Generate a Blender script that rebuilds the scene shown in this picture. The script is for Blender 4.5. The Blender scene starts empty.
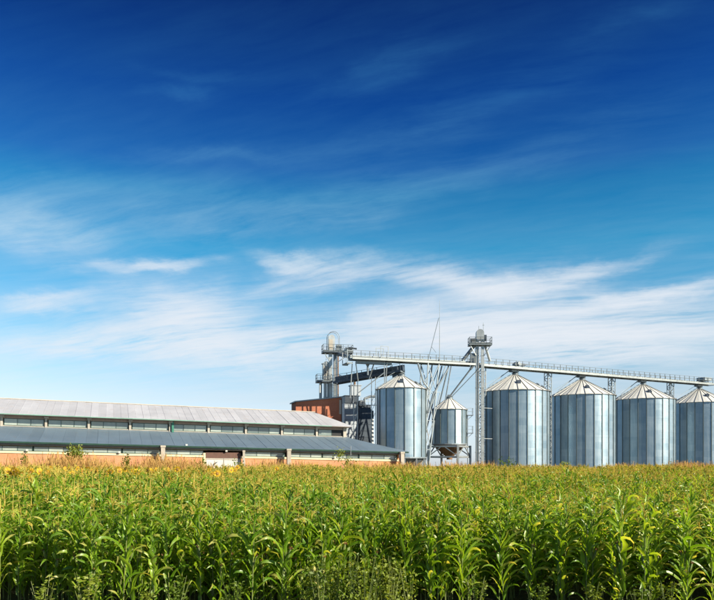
import bpy, math, random
import numpy as np
from mathutils import Vector, Matrix
random.seed(7); rng = np.random.default_rng(7)
sc = bpy.context.scene
COL = sc.collection
PI = math.pi; R = math.radians

# ------------------------------------------------------------------ camera
CAM_H = 3.1
cam_d = bpy.data.cameras.new('camera'); cam = bpy.data.objects.new('camera', cam_d); COL.objects.link(cam)
cam.location = (0, 0, CAM_H); cam.rotation_euler = (R(90), 0, 0)
cam_d.lens = 36.0; cam_d.sensor_width = 36.0; cam_d.shift_y = 166.0/714.0
cam_d.clip_start = 0.2; cam_d.clip_end = 9000
sc.camera = cam

# ------------------------------------------------------------------ view, sun, sky
sc.view_settings.view_transform = 'Standard'; sc.view_settings.look = 'None'
sc.view_settings.exposure = 1.0; sc.view_settings.gamma = 1.0
SUN_AZ = R(-28)        # from +X towards the camera
SUN_EL = R(28)
sdir = Vector((math.cos(SUN_AZ)*math.cos(SUN_EL), math.sin(SUN_AZ)*math.cos(SUN_EL), math.sin(SUN_EL)))
sl = bpy.data.lights.new('sun', 'SUN'); sl.energy = 5.0; sl.angle = R(0.53); sl.color = (1.0, 0.89, 0.70)
so = bpy.data.objects.new('sun', sl); COL.objects.link(so); so.location = (60, -20, 60)
so.rotation_euler = sdir.to_track_quat('Z', 'Y').to_euler()

world = bpy.data.worlds.new('World'); sc.world = world; world.use_nodes = True
wt = world.node_tree; wt.nodes.clear()

class NT:
    """tiny wrapper to write node maths as expressions"""
    def __init__(s, t): s.t = t
    def n(s, typ, **kw):
        nd = s.t.nodes.new(typ)
        for k, v in kw.items(): setattr(nd, k, v)
        return nd
    def put(s, sock, v):
        if v is None: return
        if hasattr(v, 'node'): s.t.links.new(v, sock)
        else: sock.default_value = v
    def m(s, op, a, b=None, c=None, clamp=False):
        nd = s.n('ShaderNodeMath', operation=op, use_clamp=clamp)
        s.put(nd.inputs[0], a); s.put(nd.inputs[1], b); s.put(nd.inputs[2], c)
        return nd.outputs[0]
    def v(s, op, a, b=None):
        nd = s.n('ShaderNodeVectorMath', operation=op)
        s.put(nd.inputs[0], a); s.put(nd.inputs[1], b)
        return nd.outputs[0]
    def xyz(s, x, y, z):
        nd = s.n('ShaderNodeCombineXYZ'); s.put(nd.inputs[0], x); s.put(nd.inputs[1], y); s.put(nd.inputs[2], z); return nd.outputs[0]
    def sep(s, v):
        nd = s.n('ShaderNodeSeparateXYZ'); s.put(nd.inputs[0], v); return nd.outputs
    def noise(s, vec, scale, detail=4, rough=0.55, dist=0.0, out='Fac'):
        nd = s.n('ShaderNodeTexNoise'); s.put(nd.inputs['Vector'], vec)
        nd.inputs['Scale'].default_value = scale; nd.inputs['Detail'].default_value = detail
        nd.inputs['Roughness'].default_value = rough; nd.inputs['Distortion'].default_value = dist
        return nd.outputs[out]
    def rng(s, x, a, b, c=0.0, d=1.0, smooth=True):
        nd = s.n('ShaderNodeMapRange', interpolation_type='SMOOTHSTEP' if smooth else 'LINEAR')
        s.put(nd.inputs[0], x)
        for i, q in enumerate((a, b, c, d)): s.put(nd.inputs[1+i], q)
        return nd.outputs[0]
    def mix(s, f, a, b, blend='MIX'):
        nd = s.n('ShaderNodeMix', data_type='RGBA', blend_type=blend)
        s.put(nd.inputs[0], f); s.put(nd.inputs[6], a); s.put(nd.inputs[7], b)
        return nd.outputs[2]
    def ramp(s, f, stops, interp='LINEAR'):
        nd = s.n('ShaderNodeValToRGB'); cr = nd.color_ramp; cr.interpolation = interp
        while len(cr.elements) < len(stops): cr.elements.new(0.5)
        for e, (p, c) in zip(cr.elements, stops): e.position = p; e.color = (*c, 1) if len(c) == 3 else c
        s.put(nd.inputs[0], f); return nd.outputs[0]

w = NT(wt)
SKY_STRENGTH = 0.083
sky = w.n('ShaderNodeTexSky', sky_type='NISHITA'); sky.sun_disc = False
sky.sun_elevation = SUN_EL; sky.sun_rotation = R(90) - SUN_AZ
sky.altitude = 100; sky.air_density = 1.0; sky.dust_density = 0.6; sky.ozone_density = 2.2
d_vec = w.v('NORMALIZE', w.n('ShaderNodeTexCoord').outputs['Generated'])
dx, dy, dz = w.sep(d_vec)
el = w.m('ARCSINE', w.m('MAXIMUM', dz, -0.2))
az = w.m('ARCTAN2', dx, dy)
# deep polarised blue overhead, pale towards the horizon (elevation 0 .. 45 degrees)
elf = w.m('DIVIDE', el, R(45.0), clamp=True)
SKY_TINT = [(0.0, (0.87, 0.99, 1.42)), (0.029, (0.874, 0.99, 1.36)), (0.114, (0.93, 0.884, 0.93)), (0.209, (0.70, 0.92, 0.92)), (0.291, (0.307, 0.817, 0.926)),
            (0.371, (0.12, 0.75, 0.89)), (0.457, (0.06, 0.54, 0.78)), (0.5, (0.046, 0.356, 0.72)), (0.60, (0.021, 0.20, 0.58)), (0.736, (0.0156, 0.097, 0.36)), (1.0, (0.0135, 0.088, 0.34))]
tint = w.ramp(elf, SKY_TINT)
blue = w.mix(1.0, sky.outputs[0], tint, 'MULTIPLY')
# cirrus: a flat layer seen in perspective, streaks drawn out along the wind
den = w.m('ADD', w.m('MAXIMUM', dz, 0.0), 0.12)
qx = w.m('DIVIDE', dx, den); qy = w.m('DIVIDE', dy, den)
ca, sa = math.cos(R(-20)), math.sin(R(-20))
q1 = w.m('ADD', w.m('MULTIPLY', qx, ca), w.m('MULTIPLY', qy, sa))
q2 = w.m('SUBTRACT', w.m('MULTIPLY', qy, ca), w.m('MULTIPLY', qx, sa))
qv = w.xyz(qx, qy, 0.0)
wr = w.noise(qv, 0.9, 3, 0.5, out='Color'); wrx, wry, _ = w.sep(wr)
q1w = w.m('ADD', q1, w.m('MULTIPLY', wrx, 0.5)); q2w = w.m('ADD', q2, w.m('MULTIPLY', wry, 0.35))
streak = w.noise(w.xyz(w.m('MULTIPLY', q1w, 0.55), w.m('MULTIPLY', q2w, 2.6), 3.1), 1.7, 6, 0.55)
fine = w.noise(w.xyz(w.m('MULTIPLY', q1w, 1.6), w.m('MULTIPLY', q2w, 6.0), 7.7), 3.2, 8, 0.66)
puff = w.noise(w.xyz(qx, qy, 1.7), 2.3, 8, 0.58, 0.4)
# placed cloud banks: azimuth / elevation in degrees, half lengths, tilt, weight
wob = w.noise(w.xyz(w.m('MULTIPLY', az, 3.0), w.m('MULTIPLY', el, 7.0), 0.3), 2.2, 6, 0.6, out='Color'); wbx, wby, _ = w.sep(wob)
azd = w.m('ADD', w.m('MULTIPLY', az, 180/PI), w.m('MULTIPLY', w.m('SUBTRACT', wbx, 0.5), 9.0))
eld = w.m('ADD', w.m('MULTIPLY', el, 180/PI), w.m('MULTIPLY', w.m('SUBTRACT', wby, 0.5), 3.6))
def bank(a0, e0, la, le, tilt, wgt):
    c, s = math.cos(R(tilt)), math.sin(R(tilt))
    da = w.m('SUBTRACT', azd, a0); de = w.m('SUBTRACT', eld, e0)
    p = w.m('DIVIDE', w.m('ADD', w.m('MULTIPLY', da, c), w.m('MULTIPLY', de, s)), la)
    q = w.m('DIVIDE', w.m('SUBTRACT', w.m('MULTIPLY', de, c), w.m('MULTIPLY', da, s)), le)
    r2 = w.m('ADD', w.m('MULTIPLY', p, p), w.m('MULTIPLY', q, q))
    return w.m('MULTIPLY', w.m('POWER', 2.718, w.m('MULTIPLY', r2, -1.0)), wgt)
BANKS = [
    (5.0, 14.8, 6.0, 1.0, -4, 0.855), (-4.6, 15.7, 3.6, 0.46, -8, 0.54), (12.1, 13.8, 4.6, 0.99, -3, 1.175), (18.1, 14.5, 3.6, 0.44, 12, 0.405),
    (-15.1, 15.2, 2.5, 0.45, 6, 0.765), (-19.8, 14.5, 2.8, 0.58, 3, 0.405), (-13.2, 12.0, 4.2, 1.53, 0, 0.94), (-10.1, 9.5, 7.0, 1.56, -3, 1.096),
    (-20.5, 9.0, 6.3, 1.04, 4, 0.782), (15.9, 9.8, 11.1, 1.98, 0, 1.488), (3.4, 10.8, 7.2, 1.34, 5, 1.018), (21.6, 12.3, 6.2, 0.51, 4, 0.862),
    (-24.6, 17.1, 4.6, 1.39, -5, 0.378), (-23.9, 11.6, 3.4, 0.57, 12, 0.548), (-16.2, 19.3, 8.9, 1.81, 3, 0.125), (-2.2, 20.1, 9.6, 1.51, 10, 0.14),
    (-4.6, 14.2, 4.8, 0.85, 8, 0.405), (-11.2, 23.1, 6.7, 0.52, 3, 0.068), (-13.2, 28.1, 3.7, 0.5, 5, 0.05), (-13.2, 26.8, 2.4, 0.38, 5, 0.056),
    (-21.9, 20.3, 4.5, 0.76, 12, 0.068), (7.4, 25.7, 10.3, 1.25, 14, 0.08), (12.9, 22.7, 11.4, 1.09, 14, 0.06), (20.2, 30.4, 4.2, 0.72, 8, 0.05),
    (1.8, 29.0, 6.4, 0.88, 15, 0.06)]
cov = None
for b in BANKS:
    g = bank(*b); cov = g if cov is None else w.m('ADD', cov, g)
low = w.rng(eld, 2.0, 19.0, 0.14, 0.03)                     # thin general cover all round the sky
tex = w.m('ADD', w.m('MULTIPLY', streak, 0.46), w.m('ADD', w.m('MULTIPLY', fine, 0.34), w.m('MULTIPLY', puff, 0.20)))
tn = w.m('MULTIPLY', w.m('SUBTRACT', tex, 0.5), 6.6)
alpha = w.m('MULTIPLY', w.m('ADD', cov, low), w.m('MAXIMUM', w.m('ADD', tn, 0.95), 0.12))
alpha = w.m('SUBTRACT', 1.0, w.m('POWER', 2.718, w.m('MULTIPLY', alpha, -1.35)))
alpha = w.m('MULTIPLY', alpha, 0.97)
cloud = w.ramp(elf, [(0.0, (5.1, 5.25, 5.6)), (0.33, (5.0, 5.25, 5.6)), (0.40, (3.6, 4.7, 5.3)), (0.46, (1.7, 3.9, 5.0)), (0.60, (0.55, 2.5, 4.4)), (1.0, (0.3, 1.9, 3.9))])   # thin high veil takes the blue of the sky
skyc = w.mix(alpha, blue, cloud)
bg = w.n('ShaderNodeBackground'); wt.links.new(skyc, bg.inputs[0]); bg.inputs[1].default_value = SKY_STRENGTH
wo = w.n('ShaderNodeOutputWorld'); wt.links.new(bg.outputs[0], wo.inputs[0])
world.cycles.sampling_method = 'MANUAL'; world.cycles.sample_map_resolution = 1024

# ------------------------------------------------------------------ materials
def new_mat(name):
    m = bpy.data.materials.new(name); m.use_nodes = True; t = m.node_tree; t.nodes.clear()
    k = NT(t); out = k.n('ShaderNodeOutputMaterial'); return m, k, out
def bsdf(k, out, **kw):
    p = k.n('ShaderNodeBsdfPrincipled')
    for a, b in kw.items(): k.put(p.inputs[a.replace('_', ' ')], b)
    k.t.links.new(p.outputs[0], out.inputs[0]); return p
def oc(k): return k.n('ShaderNodeTexCoord').outputs['Object']
def wpos(k): return k.n('ShaderNodeNewGeometry').outputs['Position']
def rnd(k): return k.n('ShaderNodeObjectInfo').outputs['Random']

def mat_plain(name, c, rough=0.7, metal=0.0, var=0.18, scale=1.5, dirt=None, spec=0.5):
    """weathered plain surface: broad blotches, fine grain, a little vertical streaking"""
    m, k, out = new_mat(name); P = wpos(k)
    x, y, z = k.sep(P)
    n1 = k.noise(P, scale, 5, 0.6); n2 = k.noise(k.xyz(x, y, k.m('MULTIPLY', z, 0.12)), scale*3.5, 4, 0.6)
    f = k.m('ADD', k.m('MULTIPLY', n1, 0.6), k.m('MULTIPLY', n2, 0.4))
    f = k.m('ADD', f, k.m('MULTIPLY', k.m('SUBTRACT', rnd(k), 0.5), 0.18))
    lo = tuple(q*(1-var*1.6) for q in c); hi = tuple(min(0.95, q*(1+var)) for q in c)
    col = k.mix(k.rng(f, 0.25, 0.75), (*lo, 1), (*hi, 1))
    if dirt: col = k.mix(k.m('MULTIPLY', k.rng(n2, 0.52, 0.75), 0.6), col, (*dirt, 1))
    bsdf(k, out, Base_Color=col, Roughness=k.m('ADD', rough-0.08, k.m('MULTIPLY', n1, 0.16)), Metallic=metal, Specular_IOR_Level=spec)
    return m

def mat_corrugated():
    """galvanised sheet rolled into horizontal waves, finer than a pixel: the wave turns the shading normal"""
    m, k, out = new_mat('galvanised_corrugated')
    O = oc(k); ox, oy, oz = k.sep(O); P = wpos(k); px, py, pz = k.sep(P)
    ph = k.m('SINE', k.m('MULTIPLY', pz, 2*PI/0.104))
    N = k.n('ShaderNodeNewGeometry').outputs['Normal']
    nn = k.v('NORMALIZE', k.v('ADD', N, k.xyz(0.0, 0.0, k.m('MULTIPLY', ph, 0.14))))
    tier = k.m('FLOOR', k.m('DIVIDE', pz, 1.18))
    wn = k.n('ShaderNodeTexWhiteNoise', noise_dimensions='2D')
    k.put(wn.inputs['Vector'], k.xyz(tier, rnd(k), 0.0))
    n1 = k.noise(P, 0.55, 5, 0.6); st = k.noise(k.xyz(px, py, k.m('MULTIPLY', pz, 0.05)), 5.0, 4, 0.6)
    f = k.m('ADD', k.m('MULTIPLY', wn.outputs[0], 0.13), k.m('ADD', k.m('MULTIPLY', n1, 0.40), k.m('MULTIPLY', st, 0.47)))
    col = k.mix(k.rng(f, 0.15, 0.85), (0.15, 0.245, 0.325, 1), (0.37, 0.45, 0.51, 1))
    rust = k.m('MULTIPLY', k.rng(st, 0.62, 0.80), 0.25)
    col = k.mix(rust, col, (0.42, 0.33, 0.25, 1))
    bsdf(k, out, Base_Color=col, Metallic=0.5, Roughness=k.m('ADD', 0.27, k.m('MULTIPLY', f, 0.14)), Normal=nn)
    return m

M = {}
M['corr'] = mat_corrugated()
M['stiff'] = mat_plain('galvanised_stiffener', (0.13, 0.16, 0.16), 0.5, 0.6, 0.15, 2.0)
M['galv'] = mat_plain('galvanised_steel', (0.38, 0.41, 0.42), 0.45, 0.55, 0.16, 1.2, (0.35, 0.30, 0.25))
M['roofgalv'] = mat_plain('galvanised_roof', (0.68, 0.69, 0.66), 0.5, 0.1, 0.10, 0.8, (0.55, 0.51, 0.45))
M['rib'] = mat_plain('roof_rib_steel', (0.26, 0.26, 0.25), 0.55, 0.3, 0.15, 1.5)
M['steel_dark'] = mat_plain('dark_steel', (0.062, 0.082, 0.11), 0.45, 0.4, 0.25, 1.0)
M['steel_mid'] = mat_plain('weathered_steel', (0.20, 0.24, 0.27), 0.5, 0.45, 0.2, 1.0, (0.22, 0.15, 0.10))
M['rail'] = mat_plain('dull_rail_steel', (0.085, 0.105, 0.115), 0.55, 0.3, 0.2, 1.5)
M['greygalv'] = mat_plain('grey_galvanised', (0.25, 0.28, 0.29), 0.5, 0.4, 0.18, 1.2, (0.20, 0.18, 0.15))
M['clad'] = mat_plain('grey_cladding', (0.36, 0.41, 0.46), 0.5, 0.3, 0.2, 0.6, (0.16, 0.17, 0.18))
M['black'] = mat_plain('near_black', (0.02, 0.022, 0.025), 0.8, 0, 0.2)
M['white'] = mat_plain('white_paint', (0.52, 0.53, 0.51), 0.5, 0, 0.08, 1.0, (0.5, 0.47, 0.42))
M['cream'] = mat_plain('cream_concrete', (0.38, 0.35, 0.30), 0.8, 0, 0.14, 1.3, (0.35, 0.31, 0.26))
M['pinkbeam'] = mat_plain('pinkish_concrete', (0.33, 0.25, 0.205), 0.8, 0, 0.14, 1.0, (0.27, 0.22, 0.19))
M['upper_roof'] = mat_plain('pale_roof_sheet', (0.43, 0.445, 0.485), 0.62, 0.05, 0.10, 0.35, (0.36, 0.33, 0.32))
M['lower_roof'] = mat_plain('blue_grey_roof_sheet', (0.14, 0.20, 0.26), 0.5, 0.15, 0.09, 0.35, (0.15, 0.17, 0.18))
M['green'] = mat_plain('green_paint', (0.03, 0.17, 0.12), 0.5, 0, 0.2, 1.0)
M['palegreen'] = mat_plain('pale_green_paint', (0.20, 0.36, 0.30), 0.5, 0, 0.15, 1.0)
M['dkgreen'] = mat_plain('dark_green_paint', (0.02, 0.06, 0.05), 0.5, 0, 0.2, 1.0)
M['rust'] = mat_plain('rusty_brown_steel', (0.20, 0.115, 0.06), 0.75, 0.1, 0.25, 2.0, (0.10, 0.06, 0.04))
M['redtrim'] = mat_plain('dark_red_trim', (0.11, 0.055, 0.04), 0.7, 0, 0.2)
M['yellowish'] = mat_plain('cream_yellow_paint', (0.62, 0.55, 0.36), 0.6, 0, 0.1)

def mat_brick(name, c1, c2, mortar, scale=1.0):
    m, k, out = new_mat(name); O = oc(k); x, y, z = k.sep(O)
    br = k.n('ShaderNodeTexBrick'); k.put(br.inputs['Vector'], k.xyz(k.m('ADD', x, y), z, 0.0))
    br.inputs['Color1'].default_value = (*c1, 1); br.inputs['Color2'].default_value = (*c2, 1); br.inputs['Mortar'].default_value = (*mortar, 1)
    br.inputs['Scale'].default_value = scale; br.inputs['Brick Width'].default_value = 0.26; br.inputs['Row Height'].default_value = 0.085; br.inputs['Mortar Size'].default_value = 0.012
    n = k.noise(O, 0.5, 5, 0.65); n2 = k.noise(O, 4.0, 3, 0.6)
    col = k.mix(k.m('MULTIPLY', k.rng(n, 0.35, 0.75), 0.45), br.outputs[0], (*[q*0.62 for q in c1], 1))
    col = k.mix(k.m('MULTIPLY', k.rng(n2, 0.5, 0.8), 0.2), col, (0.55, 0.42, 0.32, 1))
    bp = k.n('ShaderNodeBump'); k.put(bp.inputs['Height'], br.outputs['Fac']); bp.inputs['Strength'].default_value = 0.4; bp.inputs['Distance'].default_value = -0.01
    bsdf(k, out, Base_Color=col, Roughness=0.88, Normal=bp.outputs[0]); return m
M['brick'] = mat_brick('orange_brick', (0.54, 0.20, 0.07), (0.62, 0.25, 0.095), (0.45, 0.36, 0.28))
M['redbrick'] = mat_brick('red_brick', (0.40, 0.115, 0.055), (0.48, 0.15, 0.075), (0.25, 0.16, 0.12))

def mat_glass():
    m, k, out = new_mat('dusty_glass'); P = wpos(k)
    n = k.noise(P, 0.9, 4, 0.6); r = rnd(k)
    f = k.m('ADD', k.m('MULTIPLY', r, 0.6), k.m('MULTIPLY', n, 0.5))
    col = k.mix(k.rng(f, 0.2, 0.95), (0.12, 0.16, 0.16, 1), (0.36, 0.41, 0.37, 1))
    bsdf(k, out, Base_Color=col, Roughness=k.m('ADD', 0.06, k.m('MULTIPLY', n, 0.2)), Specular_IOR_Level=0.8); return m
M['glass'] = mat_glass()

def mat_soil():
    m, k, out = new_mat('field_soil'); P = wpos(k)
    n = k.noise(P, 0.35, 6, 0.65); n2 = k.noise(P, 9.0, 4, 0.7)
    col = k.mix(k.rng(n, 0.35, 0.7), (0.05, 0.045, 0.025, 1), (0.09, 0.08, 0.04, 1))
    col = k.mix(k.rng(n2, 0.5, 0.75), col, (0.045, 0.07, 0.02, 1))
    bp = k.n('ShaderNodeBump'); k.put(bp.inputs['Height'], n2); bp.inputs['Distance'].default_value = 0.06
    bsdf(k, out, Base_Color=col, Roughness=0.95, Normal=bp.outputs[0]); return m
M['soil'] = mat_soil()

def mat_leaf(name, lo, hi, tip, trans, tf=0.4, rough=0.42, rib=True):
    """thin leaf: pale midrib, yellowing tip, light shining through"""
    m, k, out = new_mat(name)
    uv = k.n('ShaderNodeUVMap'); ux, uy, _ = k.sep(uv.outputs[0]); r = rnd(k); P = wpos(k)
    n = k.noise(P, 0.22, 3, 0.6); n2 = k.noise(P, 12.0, 3, 0.6)
    f = k.m('ADD', k.m('MULTIPLY', r, 0.55), k.m('ADD', k.m('MULTIPLY', n, 0.45), k.m('MULTIPLY', n2, 0.15)))
    col = k.mix(k.rng(f, 0.25, 0.95), (*lo, 1), (*hi, 1))
    if tip:
        t = k.rng(k.m('ADD', uy, k.m('MULTIPLY', k.m('SUBTRACT', r, 0.5), 0.7)), 0.72, 1.15)
        col = k.mix(k.m('MULTIPLY', t, 0.8), col, (*tip, 1))
    if rib:
        ln = k.m('ABSOLUTE', k.m('SUBTRACT', ux, 0.5))
        col = k.mix(k.rng(ln, 0.04, 0.09, 0.6, 0.0), col, (0.26, 0.30, 0.12, 1))
    p = k.n('ShaderNodeBsdfPrincipled'); k.put(p.inputs['Base Color'], col); p.inputs['Roughness'].default_value = rough
    p.inputs['Specular IOR Level'].default_value = 0.45
    tr = k.n('ShaderNodeBsdfTranslucent'); k.put(tr.inputs[0], k.mix(1.0, col, (*trans, 1), 'MULTIPLY'))
    mx = k.n('ShaderNodeMixShader'); mx.inputs[0].default_value = tf
    k.t.links.new(p.outputs[0], mx.inputs[1]); k.t.links.new(tr.outputs[0], mx.inputs[2]); k.t.links.new(mx.outputs[0], out.inputs[0])
    return m
M['leaf'] = mat_leaf('corn_leaf', (0.075, 0.185, 0.006), (0.26, 0.39, 0.024), (0.46, 0.40, 0.12), (2.2, 1.9, 0.7), 0.42, 0.36)
M['stalk'] = mat_leaf('corn_stalk', (0.09, 0.13, 0.03), (0.16, 0.19, 0.05), None, (1, 1, 1), 0.05, 0.5, False)
M['tassel'] = mat_leaf('corn_tassel', (0.47, 0.375, 0.07), (0.66, 0.54, 0.13), None, (1.3, 1.15, 0.7), 0.3, 0.7, False)
M['husk'] = mat_leaf('corn_husk', (0.12, 0.17, 0.04), (0.20, 0.24, 0.07), (0.22, 0.10, 0.03), (1.2, 1.2, 0.7), 0.15, 0.5, False)
M['silk'] = mat_leaf('corn_silk', (0.12, 0.05, 0.02), (0.24, 0.11, 0.04), None, (1.2, 1, 0.7), 0.2, 0.7, False)
M['sunleaf'] = mat_leaf('sunflower_leaf', (0.06, 0.11, 0.02), (0.12, 0.17, 0.03), (0.35, 0.30, 0.08), (1.8, 1.7, 0.8), 0.35, 0.6)
M['petal'] = mat_leaf('sunflower_petal', (0.62, 0.36, 0.02), (0.75, 0.48, 0.03), None, (1.2, 1.1, 0.6), 0.35, 0.6, False)
M['disc'] = mat_leaf('sunflower_disc', (0.24, 0.13, 0.03), (0.36, 0.20, 0.05), None, (1, 1, 1), 0.05, 0.9, False)
M['weedleaf'] = mat_leaf('weed_leaf', (0.09, 0.15, 0.012), (0.22, 0.27, 0.03), None, (1.9, 1.7, 0.8), 0.35, 0.55, False)
M['bushleaf'] = mat_leaf('bush_leaf', (0.09, 0.15, 0.015), (0.22, 0.27, 0.04), None, (1.8, 1.6, 0.8), 0.4, 0.55, False)
M['straw'] = mat_leaf('dry_grass', (0.34, 0.22, 0.07), (0.54, 0.36, 0.12), (0.60, 0.37, 0.12), (1.3, 1.1, 0.8), 0.3, 0.8, False)
M['bud'] = mat_leaf('pale_seed_head', (0.36, 0.36, 0.10), (0.50, 0.46, 0.15), None, (1.2, 1.1, 0.7), 0.25, 0.7, False)
M['bark'] = mat_plain('thin_bark', (0.13, 0.10, 0.07), 0.9, 0, 0.25, 4.0)

# ------------------------------------------------------------------ mesh helpers
class MB:
    def __init__(s): s.v = []; s.f = []; s.uv = []; s.mi = []; s.cur = 0
    def quadgrid(s, rows, uvs=None):
        """rows: list of equal-length rows of points"""
        b = len(s.v); n = len(rows[0])
        for r in rows: s.v.extend(r)
        for i in range(len(rows)-1):
            for j in range(n-1):
                s.f.append((b+i*n+j, b+i*n+j+1, b+(i+1)*n+j+1, b+(i+1)*n+j)); s.mi.append(s.cur)
                if uvs: s.uv.append((uvs[i][j], uvs[i][j+1], uvs[i+1][j+1], uvs[i+1][j]))
                else: s.uv.append(((.2, 0),)*4)
        return s
    def face(s, pts, uv=None):
        b = len(s.v); s.v.extend(pts); s.f.append(tuple(range(b, b+len(pts)))); s.mi.append(s.cur)
        s.uv.append(uv if uv else ((.2, 0),)*len(pts)); return s
    def hexa(s, p):
        """p: 8 points, bottom ring 0-3 then top ring 4-7"""
        b = len(s.v); s.v.extend(p)
        for f in ((0, 3, 2, 1), (4, 5, 6, 7), (0, 1, 5, 4), (1, 2, 6, 5), (2, 3, 7, 6), (3, 0, 4, 7)):
            s.f.append(tuple(b+i for i in f)); s.mi.append(s.cur); s.uv.append(((.2, 0),)*4)
        return s
    def box(s, x0, x1, y0, y1, z0, z1, shear=0.0):
        a = -shear*x0; c = -shear*x1
        return s.hexa([(x0, y0, z0+a), (x1, y0, z0+c), (x1, y1, z0+c), (x0, y1, z0+a), (x0, y0, z1+a), (x1, y0, z1+c), (x1, y1, z1+c), (x0, y1, z1+a)])
    def bar(s, p0, p1, wd, ht=None):
        ht = ht or wd; p0 = Vector(p0); p1 = Vector(p1); d = (p1-p0).normalized()
        up = Vector((0, 0, 1)) if abs(d.z) < 0.95 else Vector((1, 0, 0))
        a = d.cross(up).normalized()*wd/2; b = a.cross(d).normalized()*ht/2
        return s.hexa([tuple(q) for q in (p0-a-b, p0+a-b, p1+a-b, p1-a-b, p0-a+b, p0+a+b, p1+a+b, p1-a+b)])
    def tube(s, p0, p1, r0, r1=None, n=8, cap=True):
        r1 = r0 if r1 is None else r1; p0 = Vector(p0); p1 = Vector(p1); d = (p1-p0).normalized()
        up = Vector((0, 0, 1)) if abs(d.z) < 0.95 else Vector((1, 0, 0))
        a = d.cross(up).normalized(); b = d.cross(a)
        rows = [[tuple(p+(a*math.cos(t)+b*math.sin(t))*r) for t in [2*PI*i/n for i in range(n+1)]] for p, r in ((p0, r0), (p1, r1))]
        s.quadgrid(rows)
        if cap:
            s.face(rows[0][:-1][::-1]); s.face(rows[1][:-1])
        return s
    def path(s, pts, r, n=8):
        for a, b in zip(pts[:-1], pts[1:]): s.tube(a, b, r, r, n)
        return s
    def lathe(s, prof, n=24, a0=0.0, a1=2*PI):
        rows = [[(r*math.cos(a0+(a1-a0)*i/n), r*math.sin(a0+(a1-a0)*i/n), z) for i in range(n+1)] for r, z in prof]
        return s.quadgrid(rows)
    def mesh(s, name, mats, smooth=False):
        me = bpy.data.meshes.new(name); me.from_pydata([tuple(q) for q in s.v], [], s.f)
        for m in (mats if isinstance(mats, (list, tuple)) else [mats]): me.materials.append(m)
        uvl = me.uv_layers.new(name='UVMap')
        flat = [c for f in s.uv for p in f for c in p]
        uvl.data.foreach_set('uv', flat)
        me.polygons.foreach_set('material_index', s.mi)
        if smooth: me.polygons.foreach_set('use_smooth', [True]*len(me.polygons))
        me.update(); return me

def obj(name, me, parent=None, loc=(0, 0, 0), rot=(0, 0, 0), scale=None, mat=None, smooth=False):
    if isinstance(me, MB): me = me.mesh(name, mat, smooth)
    o = bpy.data.objects.new(name, me); COL.objects.link(o)
    o.parent = parent; o.location = loc; o.rotation_euler = rot
    if scale: o.scale = scale
    return o
def tag(o, label, cat, group=None):
    o['label'] = label; o['category'] = cat
    if group: o['group'] = group
    return o
def thing(name, label, cat, loc=(0, 0, 0), rz=0.0, group=None):
    o = bpy.data.objects.new(name, None); COL.objects.link(o); o.empty_display_size = 0.3
    o.location = loc; o.rotation_euler = (0, 0, rz); return tag(o, label, cat, group)
def bars(parent, name, segs, wd, mat, ht=None):
    for a, b in segs: obj(name, MB().bar(a, b, wd, ht), parent, mat=mat)

# ------------------------------------------------------------------ terrain
G = 0.28
def gz(x, y):
    t = min(1, max(0, (y-16)/64.0)); t = t*t*(3-2*t)
    return G*t + 0.05*math.sin(x*0.31+y*0.17)*math.sin(y*0.23)*min(1, max(0, (90-y)/20))
def gz_np(x, y):
    t = np.clip((y-16)/64.0, 0, 1); t = t*t*(3-2*t)
    return G*t + 0.05*np.sin(x*0.31+y*0.17)*np.sin(y*0.23)*np.clip((90-y)/20, 0, 1)
xs = [-4000, -1500, -500, -250] + list(range(-150, 151, 5)) + [250, 500, 1500, 4000]
ys = [-1500, -500, -150, -50, -20, -10] + list(range(-5, 151, 3)) + [200, 300, 600, 1500, 4500]
gm = MB(); gm.quadgrid([[(x, y, gz(x, y)) for x in xs] for y in ys])
g_o = obj('ground', gm, mat=M['soil'], smooth=True); g_o['kind'] = 'structure'

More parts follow.
